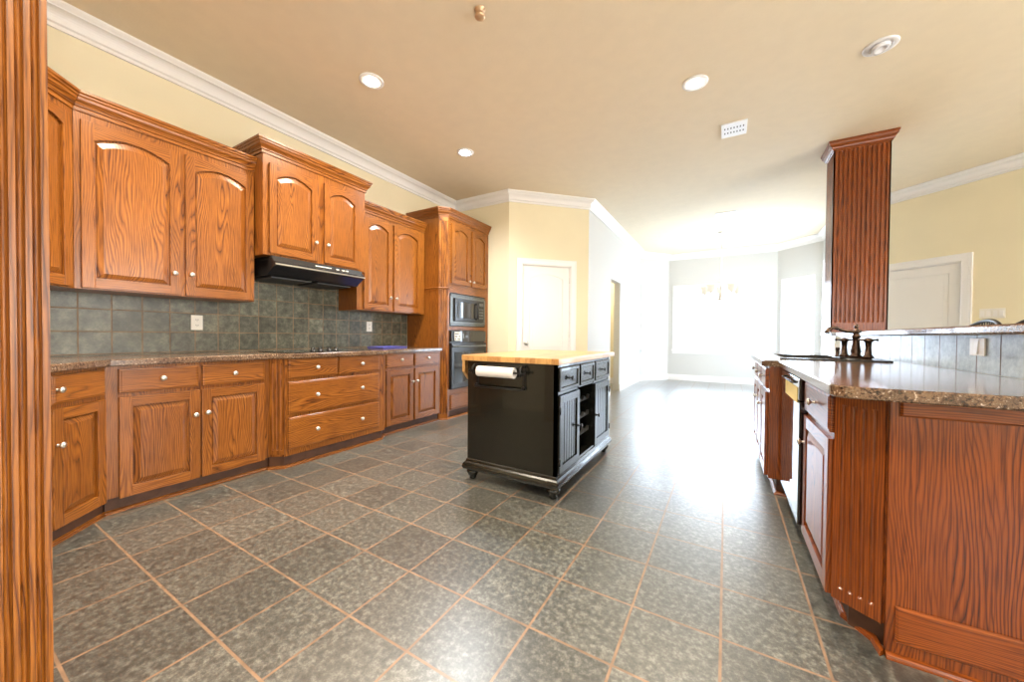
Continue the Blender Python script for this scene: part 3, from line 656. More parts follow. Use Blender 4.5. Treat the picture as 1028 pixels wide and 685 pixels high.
room_door('door_2', (1.62, 7.58), a_l, 0.36, 1.245, 2.035, 'white panel door beyond the bar ledge', False, 0.0, 0.095)

# ------------------------------------------------------------------ windows
def window(nm, origin, ang, s0, s1, z0, z1, m, label, mull=1, blind=None, blabel=None):
    t = thing(nm, label, 'window', (origin[0], origin[1], 0), ang, kind='structure')
    b = MB(); b.box(s0 + 0.001, s1 - 0.001, 0.085, 0.10, z0 + 0.001, z1 - 0.001, m); b.build('pane', t)
    b = MB(); f = 0.035
    b.box(s0, s0 + f, 0.05, 0.084, z0, z1, white_m); b.box(s1 - f, s1, 0.05, 0.084, z0, z1, white_m)
    b.box(s0, s1, 0.05, 0.084, z0, z0 + f, white_m); b.box(s0, s1, 0.05, 0.084, z1 - f, z1, white_m)
    for k in range(1, mull): x = s0 + (s1 - s0) * k / mull; b.box(x - 0.04, x + 0.04, 0.05, 0.084, z0, z1, white_m)
    zm = (z0 + z1) / 2; b.box(s0, s1, 0.055, 0.084, zm - 0.025, zm + 0.025, white_m); b.build('window_frame', t)
    c = 0.075; b = MB()
    b.box(s0 - c, s0, -0.018, 0.001, z0 - 0.02, z1 + c, white_m, 0.004); b.box(s1, s1 + c, -0.018, 0.001, z0 - 0.02, z1 + c, white_m, 0.004)
    b.box(s0, s1, -0.018, 0.001, z1, z1 + c, white_m, 0.004); b.build('casing', t)
    b = MB(); b.box(s0 - c - 0.02, s1 + c + 0.02, -0.045, 0.03, z0 - 0.04, z0 - 0.012, white_m, 0.004); b.box(s0 - c, s1 + c, -0.016, 0.0, z0 - 0.11, z0 - 0.04, white_m); b.build('window_sill', t)
    if blind:
        u = thing('window_blind', blabel, 'blind', (origin[0], origin[1], 0), ang)
        b = MB(); b.box(s0 + 0.006, s1 - 0.006, 0.0, 0.048, z1 - 0.05, z1 - 0.004, blind_m); b.build('head_rail', u)
        b = MB(); z = z0 + 0.03; n = 0
        while z < z1 - 0.055:
            b.M = Matrix.Translation((0, 0.024, z)) @ Matrix.Rotation(0.30, 4, 'X')
            b.box(s0 + 0.008, s1 - 0.008, -0.022, 0.022, -0.0015, 0.0015, blind_m); z += 0.062
        b.build('slats', u)
        b = MB(); b.M = Matrix.Identity(4); b.box(s0 + 0.008, s1 - 0.008, 0.012, 0.036, z0 + 0.004, z0 + 0.02, blind_m); b.build('bottom_rail', u)
        for k in range(2 if s1 - s0 < 1 else 4):
            x = s0 + (s1 - s0) * (k + 0.5) / (2 if s1 - s0 < 1 else 4)
            b = MB(); b.tube([(x, 0.0, z0 + 0.01), (x, 0.0, z1 - 0.02)], 0.0012, blind_m, 5); b.build('cord', u)
    return t
window('window_1', (-1.81, 9.2), a_bl, 0.12, 0.62, 0.775, 2.27, day_bay, 'narrow window on the left side of the bay', 1, True, 'white slatted blind in the narrow left bay window')
window('window_2', (-1.26, 9.9), 0, 0.18, 2.06, 0.775, 2.27, day_bay, 'wide double window in the middle of the bay', 2, True, 'wide white slatted blind in the middle bay window')
window('window_3', (0.96, 9.9), a_br, 0.18, 0.72, 0.775, 2.27, day_bay, 'narrow window on the right side of the bay', 1, True, 'white slatted blind in the narrow right bay window')
window('added_window_4', (1.62, 9.24), -PI / 2, 0.12, 1.54, 0.14, 2.5, fill_patio, 'added glazed patio door lighting the dining room, unseen behind the oak column', 2)
window('window_5', (4.98, 4.22), -PI / 2, 0.8, 2.6, 0.5, 2.5, day_liv, 'living room window outside the view', 2)
window('window_6', (4.98, 4.22), -PI / 2, 3.6, 5.4, 0.5, 2.5, day_liv, 'second living room window outside the view', 2)
window('added_window_7', (4.98, -2.6), PI, 1.2, 3.0, 0.8, 2.4, fill_rear, 'added fill window behind the camera', 2)
window('added_window_8', (4.98, -2.6), PI, 4.2, 5.8, 0.8, 2.4, fill_rear, 'second added fill window behind the camera', 2)
bpy.data.objects['added_window_4'].location.z = 0.0

# ------------------------------------------------------------------ kitchen island
IX, IY = -1.655, 2.175
t = thing('kitchen_island', 'black kitchen island cart with a butcher block top and drop leaf', 'island', (IX, IY, 0))
bw, bd = 0.715, 1.20
b = MB()
b.box(0, 0.022, 0, bd, 0.15, 0.885, black_m); b.box(0.022, bw, 0, 0.022, 0.15, 0.885, black_m); b.box(0.022, bw, bd - 0.022, bd, 0.15, 0.885, black_m)
b.box(0.022, bw, 0.022, bd - 0.022, 0.15, 0.17, black_m); b.box(0.022, bw, 0.022, bd - 0.022, 0.865, 0.885, black_m)
b.box(0.022, bw, 0.385, 0.405, 0.17, 0.865, black_m); b.box(0.022, bw, 0.745, 0.765, 0.17, 0.865, black_m)
b.box(bw - 0.03, bw, 0.022, bd - 0.022, 0.683, 0.703, black_m); b.box(0.022, bw, 0.405, 0.745, 0.683, 0.69, black_m)
b.box(bw - 0.02, bw, 0.0, 0.03, 0.15, 0.885, black_m); b.box(bw - 0.02, bw, bd - 0.03, bd, 0.15, 0.885, black_m)
b.build('case', t)
b = MB()
for z in (0.30, 0.43, 0.56):    # scalloped bottle rests in the open middle bay
    pts = [(0.405, z)]
    for k in range(25): pts.append((0.41 + 0.33 * k / 24, z + 0.035 - 0.028 * abs(math.sin(PI * 3 * k / 24))))
    pts.append((0.745, z)); b.rings([[(bw - 0.05, y, zz) for y, zz in pts], [(bw - 0.03, y, zz) for y, zz in pts]], black_in)
b.build('bottle_rack', t)
b = MB()
mprof = [(0, 0.155), (0.006, 0.150), (0.010, 0.135), (0.020, 0.125), (0.028, 0.110), (0.030, 0.095), (0.022, 0.078), (0, 0.078)]
b.sweep([(0, 0), (bw, 0), (bw, bd), (0, bd)], mprof, black_m, side=1, closed=True); b.box(0.0, bw, 0.0, bd, 0.08, 0.149, black_m); b.build('base_moulding', t)
for (x, y) in ((0.03, 0.03), (bw - 0.03, 0.03), (0.03, bd - 0.03), (bw - 0.03, bd - 0.03)):
    b = MB(); b.lathe((x, y, 0.0), (0, 0, 1), [(0, 0.020), (0.008, 0.027), (0.014, 0.023), (0.03, 0.034), (0.052, 0.046), (0.064, 0.046), (0.068, 0.036), (0.082, 0.036)], black_m, 20); b.build('foot', t)
b = MB(); b.box(-0.035, bw + 0.03, -0.035, bd + 0.10, 0.886, 0.925, maple, 0.005); b.build('top', t)
b = MB(); b.rings([[(-0.062, y, z) for y, z in pl] for pl in [[(0.01, 0.925), (bd + 0.05, 0.925), (bd + 0.05, 0.80), (bd - 0.02, 0.735), (0.07, 0.735), (0.01, 0.80)]]] +
        [[(-0.038, y, z) for y, z in [(0.01, 0.925), (bd + 0.05, 0.925), (bd + 0.05, 0.80), (bd - 0.02, 0.735), (0.07, 0.735), (0.01, 0.80)]]], maple); b.build('drop_leaf', t)
def isl_drawer(y0, y1):
    b = MB(); c = lambda i, x: [(x, y0 + i, 0.706 + i), (x, y1 - i, 0.706 + i), (x, y1 - i, 0.862 - i), (x, y0 + i, 0.862 - i)]
    X = bw
    b.rings([c(0, X + 0.0005), c(0, X + 0.014), c(0.004, X + 0.018), c(0.022, X + 0.018), c(0.027, X + 0.010), c(0.04, X + 0.010)], black_m); d = b.build('drawer', t)
    b = MB(); b.lathe((X + 0.010, (y0 + y1) / 2, 0.784), (1, 0, 0), [(0, 0.011), (0.003, 0.011), (0.005, 0.005), (0.018, 0.006), (0.022, 0.017), (0.027, 0.017), (0.031, 0.008)], iron_m, 16); b.build('knob', d)
def isl_door(y0, y1, kside):
    X = bw; z0, z1 = 0.165, 0.678; s = 0.05; b = MB()
    b.box(X + 0.0005, X + 0.019, y0, y0 + s, z0, z1, black_m, 0.002); b.box(X + 0.0005, X + 0.019, y1 - s, y1, z0, z1, black_m, 0.002)
    b.box(X + 0.0005, X + 0.019, y0 + s, y1 - s, z0, z0 + s, black_m); b.box(X + 0.0005, X + 0.019, y0 + s, y1 - s, z1 - s, z1, black_m); d = b.build('door', t)
    b = MB(); n = 6; wv = (y1 - y0 - 2 * s) / n
    for k in range(n): b.box(X + 0.001, X + 0.010, y0 + s + k * wv + 0.003, y0 + s + (k + 1) * wv - 0.003, z0 + s, z1 - s, black_m, 0.0025)
    b.box(X + 0.001, X + 0.005, y0 + s, y1 - s, z0 + s, z1 - s, black_m); b.build('beadboard_panel', d)
    ky = y1 - 0.025 if kside > 0 else y0 + 0.025
    b = MB(); b.lathe((X + 0.019, ky, 0.42), (1, 0, 0), [(0, 0.011), (0.003, 0.011), (0.005, 0.005), (0.018, 0.006), (0.022, 0.016), (0.027, 0.016), (0.031, 0.008)], iron_m, 16); b.build('knob', d)
    hy = y0 - 0.002 if kside > 0 else y1 + 0.002
    for z in (0.22, 0.56):
        b = MB(); b.lathe((X + 0.019, hy, z), (0, 0, 1), [(0, 0.006), (0.05, 0.006)], iron_m, 8); b.build('hinge', d)
isl_drawer(0.022, 0.378); isl_drawer(0.41, 0.74); isl_drawer(0.772, bd - 0.022)
isl_door(0.022, 0.388, 1); isl_door(0.762, bd - 0.022, -1)
# towel bar on its near end
b = MB()
for x in (0.088, 0.478):
    b.box(x - 0.012, x + 0.012, -0.008, 0.0, 0.70, 0.865, iron_m, 0.002)
    b.tube([(x, -0.004, 0.855), (x, -0.03, 0.862), (x, -0.06, 0.845), (x, -0.066, 0.82), (x, -0.055, 0.80)], 0.008, iron_m, 8)
    b.tube([(x, -0.004, 0.72), (x, -0.028, 0.715), (x, -0.034, 0.705)], 0.007, iron_m, 8)
b.tube([(0.055, -0.055, 0.818), (0.51, -0.055, 0.818)], 0.007, iron_m, 8); b.tube([(0.088, -0.034, 0.705), (0.478, -0.034, 0.705)], 0.007, iron_m, 8)
b.lathe((0.048, -0.055, 0.818), (1, 0, 0), [(0, 0.003), (0.006, 0.012), (0.012, 0.003)], iron_m, 12); b.lathe((0.506, -0.055, 0.818), (1, 0, 0), [(0, 0.003), (0.006, 0.012), (0.012, 0.003)], iron_m, 12)
b.build('towel_holder', t)
b = MB(); n = 32
b.rings([[(IX + x, IY - 0.055 + r * math.cos(2 * PI * k / n), 0.818 + r * math.sin(2 * PI * k / n)) for k in range(n)] for x, r in ((0.135, 0.019), (0.135, 0.037), (0.43, 0.037), (0.43, 0.019), (0.135, 0.019))], paper_m, caps=(False, False), smooth=False)
tag(b.build('paper_towel_roll'), 'white paper towel roll in the holder on the near end of the black island', 'paper towel')

# ------------------------------------------------------------------ peninsula
PF = 0.36   # face frame plane
def pen(name, label, cat, y1, face=PF): return thing(name, label, cat, (face, y1, 0), -PI / 2)   # local x runs toward the camera
NEAR = 1.705
t = pen('base_cabinet', 'oak peninsula base cabinet with one drawer over one door, nearest the camera', 'cabinet', 2.318)
w = 2.318 - NEAR
b = MB(); b.prism([(0.0, 0.665), (0.0, 0.0), (w - 0.085, 0.0), (w, 0.115), (w, 0.665)], 0.1, BT, red_v); b.build('case', t)
b = MB(); b.prism([(0.0, 0.66), (0.0, 0.05), (w - 0.10, 0.05), (w - 0.03, 0.14), (w - 0.03, 0.66)], 0.0, 0.1, toe_m); b.build('toe_kick', t)
cab_door(t, 0.018, 0.520, 0.10, 0.69, kn=(0.048, 0.56), mv=red_v, mh=red_h); drawer(t, 0.018, 0.520, 0.715, 0.86, kn=[(0.27, 0.79)], m=red_h)
b = MB(); b.fluted((w - 0.085 + 0.0072, -0.0054), (w + 0.0072, 0.115 - 0.0054), 0.10, BT, 4, red_s, depth=0.007, thick=0.008, margin=0.014, endm=0.045); b.build('fluted_corner', t)
# end panel with applied rails
t = thing('end_panel', 'red-brown oak end panel of the peninsula facing the camera', 'panel', (0.478, NEAR - 0.001, 0))
EW = 1.15 - 0.478
b = MB(); b.box(0.0, EW, -0.014, 0.0, 0.0, BT, red_v, 0.001); b.build('panel_board', t)
def rail(z0, z1, x0=0.022):
    b = MB(); ys = -0.014; r = lambda i, y: [(x0 + i, y, z0 + i), (EW, y, z0 + i), (EW, y, z1 - i), (x0 + i, y, z1 - i)]
    b.rings([r(0, ys), r(0, ys - 0.006), r(0.006, ys - 0.012), r(0.012, ys - 0.012)], red_h); return b.build('rail', t)
rail(0.815, 0.868); rail(0.06, 0.18)
b = MB(); b.sweep([(0.0, -0.014), (EW, -0.014)], shoe, red_h, side=1); b.build('shoe_moulding', t)
# dishwasher
t = pen('dishwasher', 'black glossy dishwasher with a yellow tag between the peninsula cabinets', 'dishwasher', 2.99)
w = 0.675
b = MB(); b.box(0.005, w - 0.012, 0.0, 0.58, 0.10, BT - 0.004, appl_m); b.build('body', t)
b = MB(); b.box(0.008, w - 0.015, -0.034, -0.001, 0.12, 0.745, gloss_m, 0.004); b.build('door', t)
b = MB(); b.box(0.008, w - 0.015, -0.036, -0.001, 0.752, 0.862, gloss_m, 0.004); cp = b.build('control_panel', t)
b = MB(); b.tube([(0.12, -0.034, 0.832), (0.14, -0.048, 0.832), (0.50, -0.048, 0.832), (0.52, -0.034, 0.832)], 0.006, appl_m, 8); b.build('handle', cp)
b = MB(); b.box(0.20, 0.62, -0.0385, -0.0365, 0.735, 0.815, yellow_m); b.build('yellow_tag', cp)
b = MB(); b.box(0.02, w - 0.02, 0.05, 0.08, 0.0, 0.10, appl_m); b.build('kick_plate', t)
# sink base, standing forward
SF = 0.265
t = thing('sink_cabinet', 'oak sink base cabinet standing forward beyond the dishwasher', 'cabinet', (SF, 4.30, 0), -PI / 2)
w = 4.30 - 3.075
b = MB(); b.box(0, w - 0.001, 0, 0.02, 0.1, BT, red_v); b.box(0, 0.02, 0.02, 0.75, 0.1, BT, red_v); b.box(w - 0.02, w - 0.001, 0.02, 0.75, 0.1, BT, red_v); b.box(0.02, w - 0.02, 0.02, 0.75, 0.1, 0.12, red_v); b.build('case', t)
b = MB(); b.box(0, w - 0.02, 0.05, 0.74, 0, 0.1, toe_m); b.build('toe_kick', t)
b = MB(); b.fluted((w, -0.003), (w, 0.098), 0.1, BT, 3, red_s, depth=0.004, thick=0.0, margin=0.014, endm=0.04, outside=-1) if False else b.box(w - 0.001, w + 0.012, 0.0, 0.095, 0.1, BT, red_v, 0.001)
b.build('side_panel', t)
cab_door(t, 0.04, 0.40, 0.10, 0.69, kn=(0.37, 0.56), mv=red_v, mh=red_h); cab_door(t, 0.42, 0.78, 0.10, 0.69, kn=(0.45, 0.56), mv=red_v, mh=red_h); cab_door(t, 0.82, 1.18, 0.10, 0.69, kn=(0.85, 0.56), mv=red_v, mh=red_h)
drawer(t, 0.04, 0.40, 0.715, 0.86, kn=[(0.22, 0.79)], m=red_h); drawer(t, 0.42, 0.78, 0.715, 0.86, kn=[(0.6, 0.79)], m=red_h); drawer(t, 0.82, 1.18, 0.715, 0.86, kn=[(1.0, 0.79)], m=red_h)
t = pen('base_cabinet', 'oak peninsula base cabinet beyond the sink, farthest from the camera', 'cabinet', 5.15)
b = MB(); b.box(0, 0.845, 0, 0.66, 0.1, BT, red_v); b.build('case', t)
b = MB(); b.box(0, 0.845, 0.05, 0.65, 0, 0.1, toe_m); b.build('toe_kick', t)
cab_door(t, 0.03, 0.41, 0.10, 0.69, kn=(0.38, 0.56), mv=red_v, mh=red_h); cab_door(t, 0.43, 0.81, 0.10, 0.69, kn=(0.46, 0.56), mv=red_v, mh=red_h)
drawer(t, 0.03, 0.41, 0.715, 0.86, kn=[(0.22, 0.79)], m=red_h); drawer(t, 0.43, 0.81, 0.715, 0.86, kn=[(0.62, 0.79)], m=red_h)
b = MB(); b.sweep([(0.41, 4.32), (0.315, 4.30), (0.315, 3.06), (0.41, 3.045), (0.41, 2.39), (0.41, 1.845), (0.472, 1.752), (0.4765, 1.693)], shoe, red_h, side=1, post=(1.2, 1.69))
struct(b.build('trim_3'), 'oak shoe moulding at the foot of the peninsula', 'moulding')
# countertop with a real sink cut-out
CE = 0.31
sx0, sx1, sy0, sy1 = 0.365, 0.80, 3.33, 4.02
b = MB()
def arc(cx, cy, r, a0, a1, n=8): return [(cx + r * math.cos(a0 + (a1 - a0) * k / n), cy + r * math.sin(a0 + (a1 - a0) * k / n)) for k in range(n + 1)]
yn = 1.575
b.prism(arc(CE + 0.07, yn + 0.07, 0.07, PI, 1.5 * PI) + [(1.029, yn), (1.029, sy0), (CE, sy0)][0:2] + [(CE, sy0)] if False else
        arc(CE + 0.07, yn + 0.07, 0.07, PI, 1.5 * PI) + [(1.029, yn), (1.029, 3.055), (CE, 3.055)], BT + 0.001, 0.914, stone, 0.005)
b.prism([(CE, 3.05), (1.029, 3.05), (1.029, sy0), (CE - 0.09, sy0), (CE - 0.09, 3.09)], BT + 0.001, 0.914, stone, 0.0)
b.box(CE - 0.09, sx0, sy0, sy1, BT + 0.001, 0.914, stone); b.box(sx1, 1.029, sy0, sy1, BT + 0.001, 0.914, stone)
b.prism([(CE - 0.09, sy1), (1.029, sy1), (1.029, 5.0), (CE, 5.0), (CE, 4.38), (CE - 0.09, 4.30)], BT + 0.001, 0.914, stone, 0.0)
tag(b.build('countertop'), 'glossy speckled brown countertop of the peninsula around the sink', 'countertop')
# sink
t = thing('kitchen_sink', 'black double bowl sink set in the peninsula countertop', 'sink', (0, 0, 0.9145))
b = MB()
def rect(x0, x1, y0, y1, z, r=0.03):
    return [(x, y, z) for x, y in arc(x0 + r, y0 + r, r, PI, 1.5 * PI, 4) + arc(x1 - r, y0 + r, r, 1.5 * PI, 2 * PI, 4) + arc(x1 - r, y1 - r, r, 0, 0.5 * PI, 4) + arc(x0 + r, y1 - r, r, 0.5 * PI, PI, 4)]
b.rings([rect(sx0 - 0.02, 0.955, sy0 - 0.025, sy1 + 0.025, 0, 0.04), rect(sx0 - 0.018, 0.953, sy0 - 0.023, sy1 + 0.023, 0.010, 0.04), rect(sx0 + 0.008, 0.945, sy0 + 0.003, sy1 - 0.003, 0.012, 0.04)], appl_m, caps=(False, False))
b.box(sx1 - 0.03, 0.94, sy0 + 0.01, sy1 - 0.01, 0.0005, 0.0115, appl_m); b.build('rim', t)
ymid = (sy0 + sy1) / 2
for (ya, yc) in ((sy0, ymid - 0.012), (ymid + 0.012, sy1)):
    b = MB(); b.rings([rect(sx0 - 0.0, sx1 - 0.03 + 0.0, ya, yc, 0.011), rect(sx0 + 0.006, sx1 - 0.036, ya + 0.006, yc - 0.006, 0.004), rect(sx0 + 0.02, sx1 - 0.05, ya + 0.02, yc - 0.02, -0.17)], appl_m, caps=(False, True)); b.build('bowl', t)
# faucet
t = thing('faucet', 'bronze two-handle faucet with a curved spout behind the black sink', 'faucet', (0.818, 3.56, 0.926), 0.42)
t.scale = (1.06, 1.06, 1.06)
b = MB(); b.rings([[(0.032 * math.cos(a) , 0.125 * math.sin(a), z) for a in [2 * PI * k / 28 for k in range(28)]] for z in (0, 0.008)], bronze_m); b.build('base_plate', t)
b = MB(); b.lathe((0, 0, 0.008), (0, 0, 1), [(0, 0.034), (0.012, 0.033), (0.02, 0.024), (0.04, 0.029), (0.06, 0.024), (0.10, 0.019), (0.13, 0.018), (0.138, 0.025), (0.150, 0.020), (0.165, 0.016), (0.172, 0.022), (0.185, 0.021), (0.192, 0.012), (0.20, 0.010), (0.208, 0.014), (0.222, 0.010), (0.228, 0.002)], bronze_m, 20); b.build('body', t)
pts = []; rad = []
for (x, z, r) in ((0.03, 0.185, 0.009), (0.0, 0.184, 0.013), (-0.035, 0.183, 0.012), (-0.065, 0.186, 0.0115), (-0.10, 0.197, 0.011), (-0.13, 0.210, 0.011), (-0.155, 0.212, 0.011), (-0.174, 0.200, 0.012), (-0.183, 0.184, 0.014), (-0.187, 0.172, 0.017)):
    pts.append((x, 0.0, z)); rad.append(r)
b = MB(); b.tube(pts, 0.01, bronze_m, 12, rad=rad); b.build('spout', t)
for y in (-0.10, 0.10):
    b = MB(); b.lathe((0, y, 0.008), (0, 0, 1), [(0, 0.030), (0.01, 0.029), (0.02, 0.019), (0.07, 0.015), (0.105, 0.018), (0.112, 0.026), (0.124, 0.024), (0.134, 0.008)], bronze_m, 18)
    b.tube([(-0.055, y, 0.128), (0, y, 0.126), (0.055, y, 0.128)], 0.006, bronze_m, 8); b.lathe((-0.062, y, 0.128), (1, 0, 0), [(0, 0.003), (0.006, 0.010), (0.013, 0.003)], bronze_m, 10); b.lathe((0.049, y, 0.128), (1, 0, 0), [(0, 0.003), (0.006, 0.010), (0.013, 0.003)], bronze_m, 10)
    b.build('handle', t)
b = MB(); b.lathe((0.02, 0.19, 0.0), (0, 0, 1), [(0, 0.018), (0.006, 0.018), (0.01, 0.012), (0.05, 0.010), (0.06, 0.014), (0.07, 0.010)], bronze_m, 14); b.build('side_spray', t)
# pony wall, tiles, ledge
b = MB(); b.box(1.042, 1.15, NEAR - 0.0, 5.32, 0.0, 1.092, wall_m); struct(b.build('wall_pony'), 'half-height wall carrying the bar ledge', 'wall')
b = MB(); b.box(1.030, 1.0415, 1.60, 5.0, 0.9145, 1.092, bs_right_m); tag(b.build('tile_backsplash'), 'row of tiles, pale blue grey from painted-in glare, between the peninsula countertop and bar ledge', 'backsplash')
b = MB(); b.prism([(0.955, 1.56), (1.46, 1.56), (1.46, 5.36), (0.93, 5.36), (0.93, 4.9), (0.955, 4.8)], 1.094, 1.134, stone, 0.008); tag(b.build('bar_ledge'), 'speckled bar ledge on the half wall behind the sink', 'countertop')
outlet('wall_outlet', 'white switch plate on the glare-paled tiles above the peninsula countertop', 'switch', (1.0298, 2.60, 1.036), -PI / 2, 0.118, 0.082, 1)
# oak column
t = thing('oak_column', 'square fluted oak column rising from the bar ledge to the ceiling', 'column', (0.945, 5.0, 1.1345))
cw, cd, ch = 0.435, 0.31, CEIL - 1.1345 - 0.002
b = MB(); b.box(0.012, cw - 0.012, 0.012, cd - 0.012, 0, ch, red_v); b.build('core', t)
for p0, p1, n in (((0, 0), (cw, 0), 11), ((cw, 0), (cw, cd), 8), ((cw, cd), (0, cd), 11), ((0, cd), (0, 0), 8)):
    b = MB(); b.fluted(p0, p1, 0, ch, n, red_s, depth=0.011, thick=0.012, margin=0.02, endm=0.10); b.build('fluted_face', t)
cab = [(0, 0), (cw, 0), (cw, cd), (0, cd)]
b = MB(); b.sweep(cab, [(-0.005, 0), (0.048, 0), (0.048, -0.012), (0.042, -0.022), (0.038, -0.04), (0.022, -0.062), (0.018, -0.075), (0.01, -0.08), (0.01, -0.09), (-0.005, -0.09)], red_h, side=1, closed=True, z=ch); b.build('crown', t)
# fluted post at the left edge
t = thing('fluted_post', 'tall fluted oak post at the left edge next to the angled corner cabinets', 'post', (-1.945, -0.03, 0))
pw, pd = 0.262, 0.262
b = MB(); b.box(0.0, pw - 0.016, 0.0, pd - 0.016, 0, CEIL - 0.15, red_v); b.build('core', t)
b = MB(); b.fluted((pw, 0.0), (pw, pd - 0.0), 0, CEIL - 0.15, 9, oak_s, depth=0.013, thick=0.016, margin=0.008, endm=0.002); b.build('fluted_face', t)
b = MB(); b.fluted((pw - 0.016, pd), (0, pd), 0, CEIL - 0.15, 9, oak_s, depth=0.013, thick=0.016, margin=0.008, endm=0.002); b.build('fluted_face', t)

# ------------------------------------------------------------------ bar stools behind the ledge
def stool(label, loc, rz):
    t = thing('bar_stool', label, 'stool', loc, rz, 'iron bar stools at the bar ledge')
    b = MB(); b.lathe((0, 0, 0.70), (0, 0, 1), [(0, 0.19), (0.02, 0.205), (0.05, 0.20), (0.065, 0.15), (0.068, 0.01)], seat_m, 28); b.build('seat', t)
    for sx, sy in ((-1, -1), (1, -1), (1, 1), (-1, 1)):
        b = MB(); b.tube([(0.14 * sx, 0.14 * sy, 0.70), (0.17 * sx, 0.17 * sy, 0.35), (0.21 * sx, 0.21 * sy, 0.0)], 0.012, iron_m, 8); b.build('leg', t)
    b = MB(); n = 24; b.tube([(0.172 * math.cos(2 * PI * k / n) * 1.38, 0.172 * math.sin(2 * PI * k / n) * 1.38, 0.28) for k in range(n + 1)], 0.009, iron_m, 8); b.build('foot_ring', t)
    b = MB()
    def bp(u, z): return (0.19 + 0.03 * (1 - u * u), 0.23 * u, z)
    top = lambda u: 1.165 + 0.062 * (1 - u * u)
    b.tube([(0.15, -0.17, 0.71)] + [bp(-1, 0.9), bp(-1, 1.1)] + [bp(-1 + 2 * k / 14, top(-1 + 2 * k / 14)) for k in range(15)] + [bp(1, 1.1), bp(1, 0.9), (0.15, 0.17, 0.71)], 0.014, iron_m, 8)
    b.tube([bp(-1 + 2 * k / 14, top(-1 + 2 * k / 14) - 0.055) for k in range(15)], 0.009, iron_m, 8)
    b.tube([bp(-1 + 2 * k / 14, 0.98) for k in range(15)], 0.009, iron_m, 8)
    for j in range(7):      # little scrolls between the two top bars
        u0 = -0.78 + j * 0.26; pts = [bp(u0 + 0.07 * math.cos(a), top(u0) - 0.028 + 0.022 * math.sin(a)) for a in [2 * PI * k / 12 for k in range(13)]]
        b.tube(pts, 0.005, iron_m, 6)
    for u in (-0.6, -0.2, 0.2, 0.6): b.tube([bp(u, top(u) - 0.055), bp(u * 0.8, 1.04), bp(u, 0.98)], 0.006, iron_m, 6)
    b.build('back', t)
stool('black iron bar stool behind the ledge, left one nearer the white door', (1.62, 4.52, 0), 0.0)
stool('black iron bar stool behind the ledge, right one under the switch plate', (1.62, 3.93, 0), 0.0)
d = Vector((1, -1)) * R2; sp = Vector((1.62, 7.58)) + d * 1.50
outlet('light_switch', 'white four-gang light switch plate on the yellow wall right of the white door', 'switch', (sp.x, sp.y, 1.378), a_l, 0.20, 0.115, 4)

# ------------------------------------------------------------------ ceiling fittings
def can(label, x, y, m, lit, col=(1, 0.88, 0.70), cat='ceiling light', tilt=0):
    t = thing('recessed_light', label, cat, (x, y, CEIL))
    b = MB(); b.lathe((0, 0, 0), (0, 0, -1), [(0.0, 0.095), (0.006, 0.095), (0.009, 0.088), (0.010, 0.066), (0.006, 0.062), (0.003, 0.062)], vent_m, 36); b.build('trim_ring', t)
    b = MB()
    if lit: b.lathe((0, 0, 0), (0, 0, -1), [(0.0035, 0.056), (0.012, 0.052), (0.02, 0.035), (0.023, 0.004)], m, 28)
    else: b.lathe((0, 0, 0), (0.18, -0.1, -1), [(0.0, 0.052), (0.014, 0.052), (0.026, 0.046), (0.028, 0.030), (0.020, 0.026), (0.020, 0.002)], m, 28)
    b.build('bulb', t)
    if lit:
        l = bpy.data.lights.new('can_lamp', 'SPOT'); l.energy = CAN_W * 4; l.color = col; l.spot_size = 2.7; l.spot_blend = 0.9; l.shadow_soft_size = 0.14
        o = bpy.data.objects.new('can_lamp', l); C.objects.link(o); o.parent = t; o.location = (0, 0, -0.04)
    return t
G = 'recessed ceiling lights'
can('lit warm recessed ceiling light out from the hood cabinet, nearest the left wall cabinets', -2.496, 1.978, bulb_warm, True)
can('lit cool white recessed ceiling light near the left wall, in front of the oven tower', -2.547, 3.269, bulb_cool, True, (0.92, 0.97, 1.0))
can('lit warm recessed ceiling light beside the white ceiling vent', -0.243, 3.292, bulb_warm, True)
can('unlit recessed eyeball light in the ceiling in front of the oak column', 0.903, 3.519, bulb_off, False)
can('recessed ceiling light above the near left corner, outside the view', -2.45, 0.68, bulb_warm, True)
can('added recessed fill light above the camera, outside the view', -0.3, 0.2, bulb_warm, True)  # unseen can added to light the near part of the room
def vent(label, x, y, w, h, nx, rz=0):
    t = thing('ceiling_vent', label, 'vent', (x, y, CEIL), rz)
    b = MB(); b.box(-w / 2, w / 2, -h / 2, h / 2, -0.012, 0, vent_m, 0.003); b.build('grille_plate', t)
    b = MB()
    for r in (-1, 1):
        for k in range(nx): xx = -w * 0.36 + w * 0.72 * k / (nx - 1); b.box(xx - w * 0.022, xx + w * 0.022, r * h * 0.16 - h * 0.05, r * h * 0.16 + h * 0.05, -0.0135, -0.0115, slot_m)
    b.build('slots', t)
vent('white rectangular ceiling vent with two rows of slots beside a lit recessed light', 0.039, 4.197, 0.215, 0.27, 7)
vent('small pale ceiling vent far back above the dining area', -0.03, 6.98, 0.30, 0.16, 5)
t = thing('fire_sprinkler', 'small round brass-toned fire sprinkler head at the top middle of the ceiling', 'sprinkler', (-1.364, 1.893, CEIL))
b = MB(); b.lathe((0, 0, 0), (0, 0, -1), [(0, 0.035), (0.004, 0.035), (0.008, 0.02), (0.03, 0.018), (0.032, 0.03), (0.045, 0.033), (0.05, 0.02), (0.052, 0.002)], simple('pale_brass', (0.65, 0.45, 0.28), 0.35, metal=0.7), 24); b.build('head', t)
